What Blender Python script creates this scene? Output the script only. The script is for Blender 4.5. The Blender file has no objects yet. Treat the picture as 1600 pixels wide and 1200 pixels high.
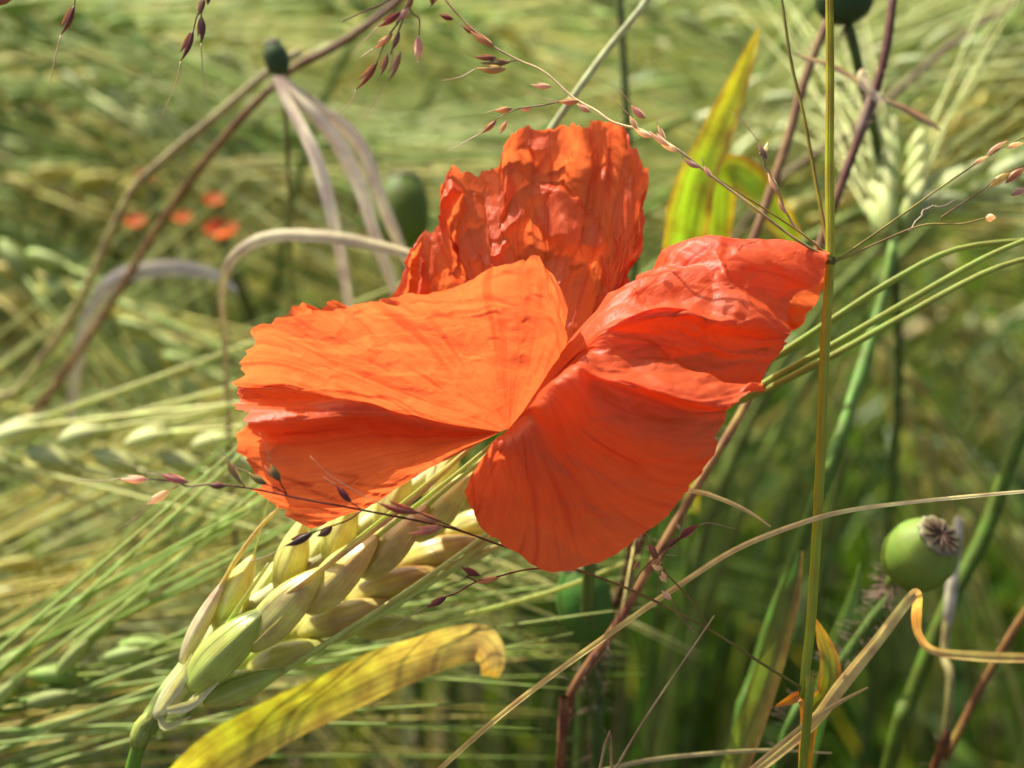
import bpy, math, random
import numpy as np
from mathutils import Vector
from mathutils.geometry import delaunay_2d_cdt

# ---------------------------------------------------------------- camera, sky, sun
sc = bpy.context.scene
PITCH = math.radians(30)          # camera looks down into the field
HF = 0.60                         # height of the flower above the soil
FD = 0.20                         # focus distance
FW = 0.135                        # width of the picture at the focus distance
fwd = np.array([0, math.cos(PITCH), -math.sin(PITCH)])
upv = np.array([0, math.sin(PITCH), math.cos(PITCH)])
rgt = np.array([1.0, 0, 0])
CAM = np.array([0, 0, HF]) - fwd * FD
cd = bpy.data.cameras.new('camera')
cam = bpy.data.objects.new('camera', cd)
sc.collection.objects.link(cam)
cam.location = CAM
cam.rotation_euler = (math.pi / 2 - PITCH, 0, 0)
cd.sensor_width = 36
cd.lens = 36 * FD / FW
cd.clip_start = 0.004
cd.clip_end = 1000
cd.dof.use_dof = True
cd.dof.focus_distance = FD + 0.002
cd.dof.aperture_fstop = 12.8
cd.dof.aperture_blades = 6
sc.camera = cam

SUN_EL = math.radians(47)
SUN_AZ = math.radians(-38)        # from +Y (behind the flower) towards -X
to_sun = np.array([math.sin(SUN_AZ) * math.cos(SUN_EL), math.cos(SUN_AZ) * math.cos(SUN_EL), math.sin(SUN_EL)])
w = bpy.data.worlds.new('World')
sc.world = w
w.use_nodes = True
nt = w.node_tree
sky = nt.nodes.new('ShaderNodeTexSky')
sky.sky_type = 'NISHITA'
sky.sun_disc = False
sky.air_density = 0.8
sky.dust_density = 5.0
sky.ozone_density = 0.3
sky.sun_elevation = SUN_EL
sky.sun_rotation = SUN_AZ
bg = nt.nodes['Background']
bg.inputs['Strength'].default_value = 0.13
nt.links.new(sky.outputs[0], bg.inputs['Color'])
sd = bpy.data.lights.new('sun', 'SUN')
sd.energy = 5.0
sd.angle = math.radians(0.5)
sd.color = (1.0, 0.93, 0.80)
sun = bpy.data.objects.new('sun', sd)
sc.collection.objects.link(sun)
sun.rotation_euler = Vector(to_sun).to_track_quat('Z', 'Y').to_euler()
sun.location = (0, 0, 5)
sc.view_settings.view_transform = 'Standard'
sc.view_settings.look = 'None'
sc.view_settings.gamma = 1
sc.view_settings.exposure = 0.95
sc.cycles.max_bounces = 6
sc.cycles.transmission_bounces = 6
sc.cycles.diffuse_bounces = 3
sc.cycles.use_denoising = True

rnd = random.Random(7)
rng = np.random.default_rng(11)

# ---------------------------------------------------------------- helpers
def P(px, py, d=0.0):
    """picture pixel (1600 x 1200) at d millimetres behind the focus plane -> world point"""
    z = FD + d * 0.001
    k = FW / 1600 * z / FD
    return CAM + fwd * z + rgt * ((px - 800) * k) + upv * ((600 - py) * k)

def PP(pts):
    return np.array([P(*p) for p in pts])

def mm(wpx, d=0.0):
    """a width in picture pixels at depth d -> metres"""
    return wpx * FW / 1600 * (FD + d * 0.001) / FD

def campix(Q):
    r = Q - CAM
    z = r @ fwd
    k = FW / 1600 * z / FD
    return (r @ rgt) / k + 800, 600 - (r @ upv) / k, z

def S(r, g, b, f=0.75):
    def c(x):
        x /= 255.0
        return f * (x / 12.92 if x <= 0.04045 else ((x + 0.055) / 1.055) ** 2.4)
    return np.array([c(r), c(g), c(b)])

def crom(pts, n=None, t=None):
    """Catmull-Rom through pts"""
    p = np.asarray(pts, float)
    m = len(p)
    if t is None:
        t = np.linspace(0, 1, n)
    if m == 2:
        return p[0] + (p[1] - p[0]) * t[:, None]
    e = np.vstack([2 * p[0] - p[1], p, 2 * p[-1] - p[-2]])
    s = np.clip(t, 0, 1) * (m - 1)
    i = np.minimum(s.astype(int), m - 2)
    f = (s - i)[:, None]
    a, b, c, d = e[i], e[i + 1], e[i + 2], e[i + 3]
    return 0.5 * (2 * b + (c - a) * f + (2 * a - 5 * b + 4 * c - d) * f ** 2 + (3 * b - a - 3 * c + d) * f ** 3)

def unit(v):
    v = np.asarray(v, float)
    return v / (np.linalg.norm(v, axis=-1, keepdims=True) + 1e-12)

def tangents(p):
    t = np.gradient(p, axis=0)
    return unit(t)

def frames(p, hint=None):
    t = tangents(p)
    n = np.zeros_like(p)
    h = np.array(hint if hint is not None else [0.3, 0.2, 0.93], float)
    v = h - t[0] * (h @ t[0])
    if np.linalg.norm(v) < 1e-3:
        h = np.array([1.0, 0.1, 0]); v = h - t[0] * (h @ t[0])
    v = unit(v); n[0] = v
    for i in range(1, len(p)):
        v = v - t[i] * (v @ t[i]); v = unit(v); n[i] = v
    return t, n, np.cross(t, n)

class MB:
    def __init__(s):
        s.v = []; s.f = []; s.c = []; s.a = []; s.n = 0
    def add(s, v, f, c, a=None):
        v = np.asarray(v, float)
        s.v.append(v); s.f += [tuple(int(k) + s.n for k in q) for q in f]
        c = np.asarray(c, float)
        if c.ndim == 1: c = np.tile(c, (len(v), 1))
        s.c.append(c)
        s.a.append(np.zeros((len(v), 3)) if a is None else a)
        s.n += len(v)
    def grid(s, G, c, a=None, wrap=False):
        m, k = G.shape[:2]
        idx = np.arange(m * k).reshape(m, k)
        if wrap: idx = np.hstack([idx, idx[:, :1]])
        q = np.stack([idx[:-1, :-1], idx[:-1, 1:], idx[1:, 1:], idx[1:, :-1]], -1).reshape(-1, 4)
        c = np.asarray(c, float)
        if c.ndim == 3: c = c.reshape(-1, 3)
        s.add(G.reshape(-1, 3), q, c, None if a is None else a.reshape(-1, 3))
    def tube(s, p, r, c, seg=6, squash=1.0, hint=None):
        p = np.asarray(p, float); m = len(p)
        r = np.broadcast_to(np.asarray(r, float), (m,)) if np.ndim(r) <= 1 and np.size(r) in (1, m) else np.interp(np.linspace(0, 1, m), np.linspace(0, 1, len(r)), r)
        t, n, b = frames(p, hint)
        an = np.linspace(0, 2 * math.pi, seg, endpoint=False)
        G = p[:, None] + r[:, None, None] * (np.cos(an)[None, :, None] * n[:, None] + squash * np.sin(an)[None, :, None] * b[:, None])
        c = np.asarray(c, float)
        if c.ndim == 2:
            cc = np.stack([np.interp(np.linspace(0, 1, m), np.linspace(0, 1, len(c)), c[:, k]) for k in range(3)], -1)
            C = np.repeat(cc[:, None], seg, 1)
        else:
            C = np.tile(c, (m, seg, 1))
        L = np.concatenate([[0], np.cumsum(np.linalg.norm(np.diff(p, axis=0), axis=1))])
        a = np.zeros((m, seg, 3)); a[..., 0] = L[:, None] * 1000; a[..., 1] = (np.cos(an) * 2)[None]; a[..., 2] = (np.sin(an) * 2)[None]
        s.grid(G, C, a, True)
        k0 = s.n - m * seg
        s.f.append(tuple(range(k0 + seg - 1, k0 - 1, -1)))
        s.f.append(tuple(range(s.n - seg, s.n)))
    def ribbon(s, p, wd, c, face=None, twist=0.0, fold=0.25, k=5, cedge=None, wav=0.0, seed=0):
        """leaf blade: centre line p, full width wd, surface turned towards `face`"""
        p = np.asarray(p, float); m = len(p)
        u = np.linspace(0, 1, m)
        wd = np.interp(u, np.linspace(0, 1, np.size(wd)), np.atleast_1d(wd))
        t = tangents(p)
        fc = -fwd if face is None else np.asarray(face, float)
        sd_ = unit(np.cross(np.tile(fc, (m, 1)), t)); nn = np.cross(t, sd_)
        tw = np.interp(u, np.linspace(0, 1, np.size(twist)), np.atleast_1d(twist))[:, None]
        a1 = np.cos(tw) * sd_ + np.sin(tw) * nn; a2 = -np.sin(tw) * sd_ + np.cos(tw) * nn
        x = np.linspace(-1, 1, k)
        r2 = np.random.default_rng(seed)
        ph = r2.uniform(0, 6.28, 4)
        wave = wav * (np.sin(u[:, None] * 23 + ph[0] + x * 2) + 0.6 * np.sin(u[:, None] * 41 + ph[1] - x * 3)) * np.abs(x)
        G = p[:, None] + (wd[:, None] / 2 * x)[..., None] * a1[:, None] + ((wd[:, None] / 2) * (fold * np.abs(x) + wave))[..., None] * a2[:, None]
        c = np.asarray(c, float)
        if c.ndim == 1: c = c[None]
        C = np.stack([np.interp(u, np.linspace(0, 1, len(c)), c[:, q]) for q in range(3)], -1)[:, None].repeat(k, 1)
        if cedge is not None:
            ce = np.asarray(cedge, float)
            m_ = (np.abs(x) ** 3)[None, :, None] if ce.ndim == 1 else (np.clip(x, 0, 1) ** 1.2)[None, :, None]
            ce = ce if ce.ndim == 1 else ce[0]
            C = C * (1 - m_) + ce * m_
        L = np.concatenate([[0], np.cumsum(np.linalg.norm(np.diff(p, axis=0), axis=1))])
        a = np.zeros((m, k, 3)); a[..., 0] = L[:, None] * 1000; a[..., 1] = x[None] * wd[:, None] * 500; a[..., 2] = seed * 3.1
        s.grid(G, C, a)

COL = sc.collection
LOC = {}
def put(o, loc):
    o.location = loc; LOC[o.name] = np.array(loc, float)

def thing(name, label, cat, loc, group=None):
    o = bpy.data.objects.new(name, None)
    o.empty_display_size = 0.01
    COL.objects.link(o)
    put(o, loc)
    o['label'] = label; o['category'] = cat
    if group: o['group'] = group
    return o

def build(mb, name, mat, parent=None, loc=None, label=None, cat=None, group=None, kind=None, smooth=True):
    v = np.vstack(mb.v)
    off = LOC[parent.name] if parent is not None else (np.zeros(3) if loc is None else np.asarray(loc, float))
    me = bpy.data.meshes.new(name)
    me.from_pydata((v - off).tolist(), [], mb.f)
    at = me.color_attributes.new('Col', 'FLOAT_COLOR', 'POINT')
    c = np.ones((len(v), 4), np.float32); c[:, :3] = np.vstack(mb.c)
    at.data.foreach_set('color', c.ravel())
    ta = me.attributes.new('tv', 'FLOAT_VECTOR', 'POINT')
    ta.data.foreach_set('vector', np.vstack(mb.a).astype(np.float32).ravel())
    if smooth:
        me.polygons.foreach_set('use_smooth', np.ones(len(me.polygons), bool))
    me.materials.append(mat)
    me.update()
    o = bpy.data.objects.new(name, me)
    COL.objects.link(o)
    if parent is not None:
        o.parent = parent; LOC[o.name] = off
    else:
        put(o, off)
    if label: o['label'] = label
    if cat: o['category'] = cat
    if group: o['group'] = group
    if kind: o['kind'] = kind
    return o

def ground(pts, drift=(0, 0), n=3):
    """continue a stem (world points, last one lowest in view) down to the soil"""
    pts = [np.asarray(q, float) for q in pts]
    a = pts[-1]; t = unit(pts[-1] - pts[-2])
    h = a[2]
    out = []
    for i in range(1, n + 1):
        f = i / n
        q = a + np.array([t[0] * 0.10 * math.sin(f * 1.5) + drift[0] * f, t[1] * 0.10 * math.sin(f * 1.5) + drift[1] * f, 0])
        q[2] = h * (1 - f) - (0.006 if i == n else 0)
        out.append(q)
    return np.array(pts + out)

# ---------------------------------------------------------------- materials
def nodes(name):
    m = bpy.data.materials.new(name); m.use_nodes = True
    t = m.node_tree; t.nodes.clear()
    return m, t, t.nodes.new, t.links.new

def plant_mat(name, rough=0.45, spec=0.5, trans=0.25, streak=0.35, blot=0.35, bump=0.25, tint=(1.15, 1.1, 0.55), sscale=(0.07, 2.2)):
    m, t, N, L = nodes(name)
    out = N('ShaderNodeOutputMaterial'); ca = N('ShaderNodeAttribute'); ca.attribute_name = 'Col'
    tv = N('ShaderNodeAttribute'); tv.attribute_name = 'tv'
    mp = N('ShaderNodeMapping'); mp.inputs['Scale'].default_value = (sscale[0], sscale[1], sscale[1])
    L(tv.outputs['Vector'], mp.inputs['Vector'])
    n1 = N('ShaderNodeTexNoise'); n1.inputs['Scale'].default_value = 1.0; n1.inputs['Detail'].default_value = 3
    L(mp.outputs[0], n1.inputs['Vector'])
    geo = N('ShaderNodeNewGeometry')
    n2 = N('ShaderNodeTexNoise'); n2.inputs['Scale'].default_value = 260; n2.inputs['Detail'].default_value = 4
    L(geo.outputs['Position'], n2.inputs['Vector'])
    r1 = N('ShaderNodeMapRange'); r1.inputs[1].default_value = 0.3; r1.inputs[2].default_value = 0.7
    r1.inputs[3].default_value = 1 - streak; r1.inputs[4].default_value = 1 + streak
    L(n1.outputs['Fac'], r1.inputs[0])
    r2 = N('ShaderNodeMapRange'); r2.inputs[1].default_value = 0.3; r2.inputs[2].default_value = 0.7
    r2.inputs[3].default_value = 1 - blot; r2.inputs[4].default_value = 1 + blot
    L(n2.outputs['Fac'], r2.inputs[0])
    mu = N('ShaderNodeMath'); mu.operation = 'MULTIPLY'; L(r1.outputs[0], mu.inputs[0]); L(r2.outputs[0], mu.inputs[1])
    vs = N('ShaderNodeVectorMath'); vs.operation = 'SCALE'; L(ca.outputs['Color'], vs.inputs[0]); L(mu.outputs[0], vs.inputs['Scale'])
    hs = N('ShaderNodeHueSaturation')
    r3 = N('ShaderNodeMapRange'); r3.inputs[1].default_value = 0.3; r3.inputs[2].default_value = 0.7; r3.inputs[3].default_value = 0.475; r3.inputs[4].default_value = 0.525
    L(n2.outputs['Fac'], r3.inputs[0]); L(r3.outputs[0], hs.inputs['Hue']); L(vs.outputs[0], hs.inputs['Color'])
    bp = N('ShaderNodeBump'); bp.inputs['Strength'].default_value = bump; bp.inputs['Distance'].default_value = 0.0004
    L(n1.outputs['Fac'], bp.inputs['Height'])
    pr = N('ShaderNodeBsdfPrincipled'); pr.inputs['Roughness'].default_value = rough; pr.inputs['Specular IOR Level'].default_value = spec
    L(hs.outputs[0], pr.inputs['Base Color']); L(bp.outputs[0], pr.inputs['Normal'])
    if trans > 0:
        tr = N('ShaderNodeBsdfTranslucent')
        vt = N('ShaderNodeVectorMath'); vt.operation = 'MULTIPLY'; vt.inputs[1].default_value = tint
        L(hs.outputs[0], vt.inputs[0]); L(vt.outputs[0], tr.inputs['Color'])
        mx = N('ShaderNodeMixShader'); mx.inputs[0].default_value = trans
        L(pr.outputs[0], mx.inputs[1]); L(tr.outputs[0], mx.inputs[2]); L(mx.outputs[0], out.inputs[0])
    else:
        L(pr.outputs[0], out.inputs[0])
    return m

M_leaf = plant_mat('leaf_blade', 0.42, 0.45, 0.4)
M_stem = plant_mat('stem', 0.6, 0.25, 0.2, streak=0.3)
M_dry = plant_mat('dry_straw', 0.5, 0.4, 0.5, streak=0.3, blot=0.25, tint=(1.1, 1.0, 0.8))
M_culm = plant_mat('grass_culm', 0.4, 0.4, 0.45, streak=0.2, blot=0.15, tint=(1.1, 1.1, 0.6))
M_silver = plant_mat('silvery_dry_blade', 0.27, 0.9, 0.1, streak=0.3, blot=0.2, tint=(1, 1, 1))
M_grain = plant_mat('barley_grain', 0.3, 0.55, 0.22, streak=0.14, blot=0.22, bump=0.35, sscale=(0.12, 4.0))
M_grain_far = plant_mat('barley_husk', 0.6, 0.2, 0.3, streak=0.2, blot=0.2, bump=0.2)
M_awn = plant_mat('barley_awn', 0.55, 0.25, 0.35, streak=0.2, blot=0.2)
M_caps = plant_mat('capsule_skin', 0.55, 0.2, 0.05, streak=0.08, blot=0.12, bump=0.08)
M_spike = plant_mat('spikelet_husk', 0.38, 0.6, 0.5, streak=0.3, blot=0.25, tint=(1.05, 1.0, 0.85))
M_hair = plant_mat('stem_hair', 0.4, 0.5, 0.4, streak=0.0, blot=0.0, bump=0)

def petal_mat():
    m, t, N, L = nodes('poppy_petal')
    out = N('ShaderNodeOutputMaterial')
    tv = N('ShaderNodeAttribute'); tv.attribute_name = 'tv'      # x: radial mm, y: angular units, z: petal number
    def noise(sx, sy, det, sc_=1.0, dist=0.0):
        mp = N('ShaderNodeMapping'); mp.inputs['Scale'].default_value = (sx, sy, 1)
        L(tv.outputs['Vector'], mp.inputs['Vector'])
        n = N('ShaderNodeTexNoise'); n.inputs['Scale'].default_value = sc_; n.inputs['Detail'].default_value = det; n.inputs['Distortion'].default_value = dist
        L(mp.outputs[0], n.inputs['Vector']); return n.outputs['Fac']
    vein = noise(0.045, 58, 2, 1.0, 0.3)
    vein2 = noise(0.10, 120, 1, 1.0, 0.1)
    blot = noise(0.09, 5, 4, 1.0, 0.8)
    fine = noise(1.1, 90, 3)
    geo = N('ShaderNodeNewGeometry')
    vo = N('ShaderNodeTexVoronoi'); vo.feature = 'DISTANCE_TO_EDGE'; vo.inputs['Scale'].default_value = 210; vo.inputs['Randomness'].default_value = 1
    nd = N('ShaderNodeTexNoise'); nd.inputs['Scale'].default_value = 150; L(geo.outputs['Position'], nd.inputs['Vector'])
    vm = N('ShaderNodeVectorMath'); vm.operation = 'MULTIPLY_ADD'; vm.inputs[1].default_value = (0.005, 0.005, 0.005)
    L(nd.outputs['Color'], vm.inputs[0]); L(geo.outputs['Position'], vm.inputs[2]); L(vm.outputs[0], vo.inputs['Vector'])
    # dark veins
    rv = N('ShaderNodeMapRange'); rv.inputs[1].default_value = 0.56; rv.inputs[2].default_value = 0.72; rv.inputs[3].default_value = 1.0; rv.inputs[4].default_value = 0.73
    L(vein, rv.inputs[0])
    rb = N('ShaderNodeMapRange'); rb.inputs[1].default_value = 0.3; rb.inputs[2].default_value = 0.7; rb.inputs[3].default_value = 0.93; rb.inputs[4].default_value = 1.06
    L(blot, rb.inputs[0])
    rf = N('ShaderNodeMapRange'); rf.inputs[1].default_value = 0.3; rf.inputs[2].default_value = 0.7; rf.inputs[3].default_value = 0.94; rf.inputs[4].default_value = 1.05
    L(vein2, rf.inputs[0])
    m1 = N('ShaderNodeMath'); m1.operation = 'MULTIPLY'; L(rv.outputs[0], m1.inputs[0]); L(rb.outputs[0], m1.inputs[1])
    m2 = N('ShaderNodeMath'); m2.operation = 'MULTIPLY'; L(m1.outputs[0], m2.inputs[0]); L(rf.outputs[0], m2.inputs[1])
    def coloured(c):
        # thicker tissue swallows more green and blue than red
        pw = []
        for k, e in enumerate((0.6, 1.6, 1.6)):
            p_ = N('ShaderNodeMath'); p_.operation = 'POWER'; L(m2.outputs[0], p_.inputs[0]); p_.inputs[1].default_value = e
            q_ = N('ShaderNodeMath'); q_.operation = 'MULTIPLY'; L(p_.outputs[0], q_.inputs[0]); q_.inputs[1].default_value = c[k]; pw.append(q_)
        cb = N('ShaderNodeCombineColor')
        for k in range(3): L(pw[k].outputs[0], cb.inputs[k])
        return cb.outputs[0]
    hsum = N('ShaderNodeMath'); hsum.operation = 'MULTIPLY_ADD'; L(vo.outputs['Distance'], hsum.inputs[0]); hsum.inputs[1].default_value = 1.6; L(blot, hsum.inputs[2])
    hs2 = N('ShaderNodeMath'); hs2.operation = 'MULTIPLY_ADD'; L(fine, hs2.inputs[0]); hs2.inputs[1].default_value = 0.22; L(hsum.outputs[0], hs2.inputs[2])
    ng = N('ShaderNodeTexNoise'); ng.inputs['Scale'].default_value = 2600; ng.inputs['Detail'].default_value = 2; L(geo.outputs['Position'], ng.inputs['Vector'])
    hs3 = N('ShaderNodeMath'); hs3.operation = 'MULTIPLY_ADD'; L(ng.outputs['Fac'], hs3.inputs[0]); hs3.inputs[1].default_value = 0.16; L(hs2.outputs[0], hs3.inputs[2]); hs2 = hs3
    bp = N('ShaderNodeBump'); bp.inputs['Strength'].default_value = 0.45; bp.inputs['Distance'].default_value = 0.0006
    L(hs2.outputs[0], bp.inputs['Height'])
    pr = N('ShaderNodeBsdfPrincipled'); pr.inputs['Roughness'].default_value = 0.48; pr.inputs['Specular IOR Level'].default_value = 0.4
    L(coloured((0.73, 0.116, 0.030)), pr.inputs['Base Color']); L(bp.outputs[0], pr.inputs['Normal'])
    tr = N('ShaderNodeBsdfTranslucent'); L(coloured((0.77, 0.158, 0.040)), tr.inputs['Color']); L(bp.outputs[0], tr.inputs['Normal'])
    mx = N('ShaderNodeMixShader'); mx.inputs[0].default_value = 0.55
    L(pr.outputs[0], mx.inputs[1]); L(tr.outputs[0], mx.inputs[2]); L(mx.outputs[0], out.inputs[0])
    return m
M_petal = petal_mat()

def soil_mat():
    m, t, N, L = nodes('soil')
    out = N('ShaderNodeOutputMaterial'); pr = N('ShaderNodeBsdfPrincipled'); pr.inputs['Roughness'].default_value = 0.95
    geo = N('ShaderNodeNewGeometry'); n = N('ShaderNodeTexNoise'); n.inputs['Scale'].default_value = 45; n.inputs['Detail'].default_value = 8
    L(geo.outputs['Position'], n.inputs['Vector'])
    cr = N('ShaderNodeValToRGB'); cr.color_ramp.elements[0].color = (0.035, 0.024, 0.014, 1); cr.color_ramp.elements[1].color = (0.16, 0.115, 0.07, 1)
    cr.color_ramp.elements[0].position = 0.3; cr.color_ramp.elements[1].position = 0.75
    L(n.outputs['Fac'], cr.inputs[0]); L(cr.outputs[0], pr.inputs['Base Color'])
    b = N('ShaderNodeBump'); b.inputs['Distance'].default_value = 0.02; L(n.outputs['Fac'], b.inputs['Height']); L(b.outputs[0], pr.inputs['Normal'])
    L(pr.outputs[0], out.inputs[0]); return m

# ---------------------------------------------------------------- ground
mb = MB()
xs = np.concatenate([[-150, -30, -8], np.linspace(-3, 3, 61), [8, 30, 150]])
ys = np.concatenate([[-150, -30, -8], np.linspace(-2, 5, 71), [12, 40, 150]])
X, Y = np.meshgrid(xs, ys)
Z = 0.012 * np.sin(X * 9 + 1) * np.sin(Y * 11) + 0.006 * np.sin(X * 31) * np.sin(Y * 27 + 2) - 0.018
mb.grid(np.stack([X, Y, Z], -1)[:, ::1], np.array([0.1, 0.07, 0.04]))
build(mb, 'ground', soil_mat(), kind='structure', label='bare brown soil between the barley stems', cat='ground')

# ---------------------------------------------------------------- poppy flower
def creases(sx, sy, seed, n, wr, amp, ang=(0, math.pi), along=(1.5, 4)):
    """sum of tent-shaped folds: crumpled-paper relief, sx / sy in mm"""
    r = np.random.default_rng(seed)
    h = np.zeros_like(sx)
    x0, x1, y0, y1 = sx.min(), sx.max(), sy.min(), sy.max()
    for _ in range(n):
        cx, cy = r.uniform(x0, x1), r.uniform(y0, y1)
        a = r.uniform(*ang); W = wr[0] * (wr[1] / wr[0]) ** r.random(); Lg = W * r.uniform(*along)
        dx, dy = sx - cx, sy - cy
        l = dx * math.cos(a) + dy * math.sin(a)
        d = -dx * math.sin(a) + dy * math.cos(a) + 0.25 * W * np.sin(l / W * r.uniform(0.8, 1.8) + r.uniform(0, 6))
        k = r.uniform(0.3, 0.7)
        tent = np.where(d > 0, 1 - d / (W * (1 - k) * 2), 1 + d / (W * k * 2))
        tent = np.clip(tent, 0, 1)
        h += r.choice([-1, 1]) * amp * W * tent * np.exp(-(l / Lg) ** 2)
    return h

def facets(sx, sy, seed, spacing, amp, stretch=0.6):
    """flat facets between sharp creases, as in crumpled paper: random heights joined by plane triangles"""
    r = np.random.default_rng(seed)
    wx = sx * stretch + 0.12 * spacing * np.sin(sy / spacing * 1.7 + 1) ; wy = sy + 0.12 * spacing * np.sin(sx / spacing * 1.3)
    x0, x1, y0, y1 = wx.min() - spacing, wx.max() + spacing, wy.min() - spacing, wy.max() + spacing
    n = int((x1 - x0) * (y1 - y0) / spacing ** 2) + 6
    pts = [(x0, y0), (x1, y0), (x1, y1), (x0, y1)] + [(r.uniform(x0, x1), r.uniform(y0, y1)) for _ in range(n)]
    res = delaunay_2d_cdt([Vector(p) for p in pts], [], [], 0, 1e-6)
    vs = np.array([tuple(v) for v in res[0]]); hs = r.normal(0, 1, len(vs)) * amp * spacing
    h = np.zeros(sx.size); X_, Y_ = wx.ravel(), wy.ravel()
    for t in res[2]:
        a, b, c = vs[t[0]], vs[t[1]], vs[t[2]]
        lo, hi = np.minimum(np.minimum(a, b), c), np.maximum(np.maximum(a, b), c)
        k = np.nonzero((X_ >= lo[0]) & (X_ <= hi[0]) & (Y_ >= lo[1]) & (Y_ <= hi[1]))[0]
        if not len(k): continue
        den = (b[1] - c[1]) * (a[0] - c[0]) + (c[0] - b[0]) * (a[1] - c[1])
        if abs(den) < 1e-9: continue
        l1 = ((b[1] - c[1]) * (X_[k] - c[0]) + (c[0] - b[0]) * (Y_[k] - c[1])) / den
        l2 = ((c[1] - a[1]) * (X_[k] - c[0]) + (a[0] - c[0]) * (Y_[k] - c[1])) / den
        l3 = 1 - l1 - l2
        ok = (l1 >= -1e-6) & (l2 >= -1e-6) & (l3 >= -1e-6)
        h[k[ok]] = l1[ok] * hs[t[0]] + l2[ok] * hs[t[1]] + l3[ok] * hs[t[2]]
    return h.reshape(sx.shape)

def scallop(u, seed, amp, f=26):
    r = np.random.default_rng(seed)
    e = np.zeros_like(u)
    for k, a in ((11, 0.35), (29, 0.5), (64, 0.65), (130, 0.45)):
        kn = np.sort(r.uniform(0, 1, k)); kn[0], kn[-1] = 0, 1
        e += a * np.interp(u, kn, r.random(k))
    return amp * e

def petal(rays, seed, parent, nu=190, nv=120, amp=0.22, n=(26, 60, 90), edge=0.03, ang=((-0.35, 0.35), (-0.9, 0.9), (0, 3.14)), start=0.25, width=70.0, length=45.0, number=0, ampf=None, fst=0.6, fw=(0.42, 0.62, 0.48)):
    R = [PP(r) for r in rays]
    for q in R: q[-1] += unit(q[-1] - q[-2]) * edge * 0.85 * np.linalg.norm(np.diff(q, axis=0), axis=1).sum()
    v = np.linspace(0, 1, nv); u = np.linspace(0, 1, nu)
    eps = scallop(u, seed, edge)
    fine = []                                                              # rays x 200 x 3, even steps along each ray
    for r in R:
        c_ = crom(r, t=np.linspace(0, 1, 400)); l_ = np.concatenate([[0], np.cumsum(np.linalg.norm(np.diff(c_, axis=0), axis=1))])
        # keep the control rows roughly in place near the base, even spacing towards the margin
        tt = np.linspace(0, l_[-1], 200); fine.append(np.stack([np.interp(tt, l_, c_[:, k]) for k in range(3)], -1))
    fine = np.stack(fine)
    # across the rays
    G = np.zeros((nu, nv, 3))
    S200 = np.stack([crom(fine[:, j], t=u) for j in range(200)], 1)         # nu x 200 x 3
    for i in range(nu):
        t = v * (1 - eps[i]) * 199
        k = np.minimum(t.astype(int), 198); f = (t - k)[:, None]
        G[i] = S200[i, k] * (1 - f) + S200[i, k + 1] * f
    # displacement
    du = np.gradient(G, axis=0); dv = np.gradient(G, axis=1)
    nr = unit(np.cross(du, dv))
    U, V = np.meshgrid(u, v, indexing='ij')
    rad = 0.25 + 0.75 * V
    sx = V * length; sy = (U - 0.5) * width * rad
    h = (creases(sx, sy, seed, n[0], (5, 10), amp * 0.40, ang[0], (2, 4)) + facets(sx, sy, seed + 1, 5.5, amp * fw[0], fst) + facets(sx, sy, seed + 5, 2.8, amp * fw[1], fst)
         + facets(sx, sy, seed + 6, 1.4, amp * fw[2], fst * 0.85) + creases(sx, sy, seed + 3, n[2], (0.5, 1.1), amp * 0.28, ang[2], (3, 9)))
    fall = np.clip((V - start * 0.3) / (start + 0.25), 0, 1) ** 1.3
    if ampf is not None: fall = fall * np.interp(U, ampf[0], ampf[1])
    G = G + nr * (h * fall * 0.001)[..., None]
    mbp = MB()
    a = np.zeros((nu, nv, 3)); a[..., 0] = sx; a[..., 1] = U; a[..., 2] = number * 7.3
    mbp.grid(G, np.array([0.78, 0.08, 0.02]), a)
    return build(mbp, 'petal', M_petal, parent)

flower_base = ground(PP([(845, 655, 12), (880, 680, 18)]))[-1]
stem_pts = PP([(818, 668, 9), (850, 690, 14), (925, 745, 24), (985, 830, 38), (972, 920, 52), (938, 990, 62), (900, 1100, 76), (880, 1240, 92)])
stem_pts = ground(stem_pts, (0.02, 0.03))
poppy = thing('poppy_flower', 'large crumpled orange-red poppy flower above the plump barley ear', 'poppy', stem_pts[-1])

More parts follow.
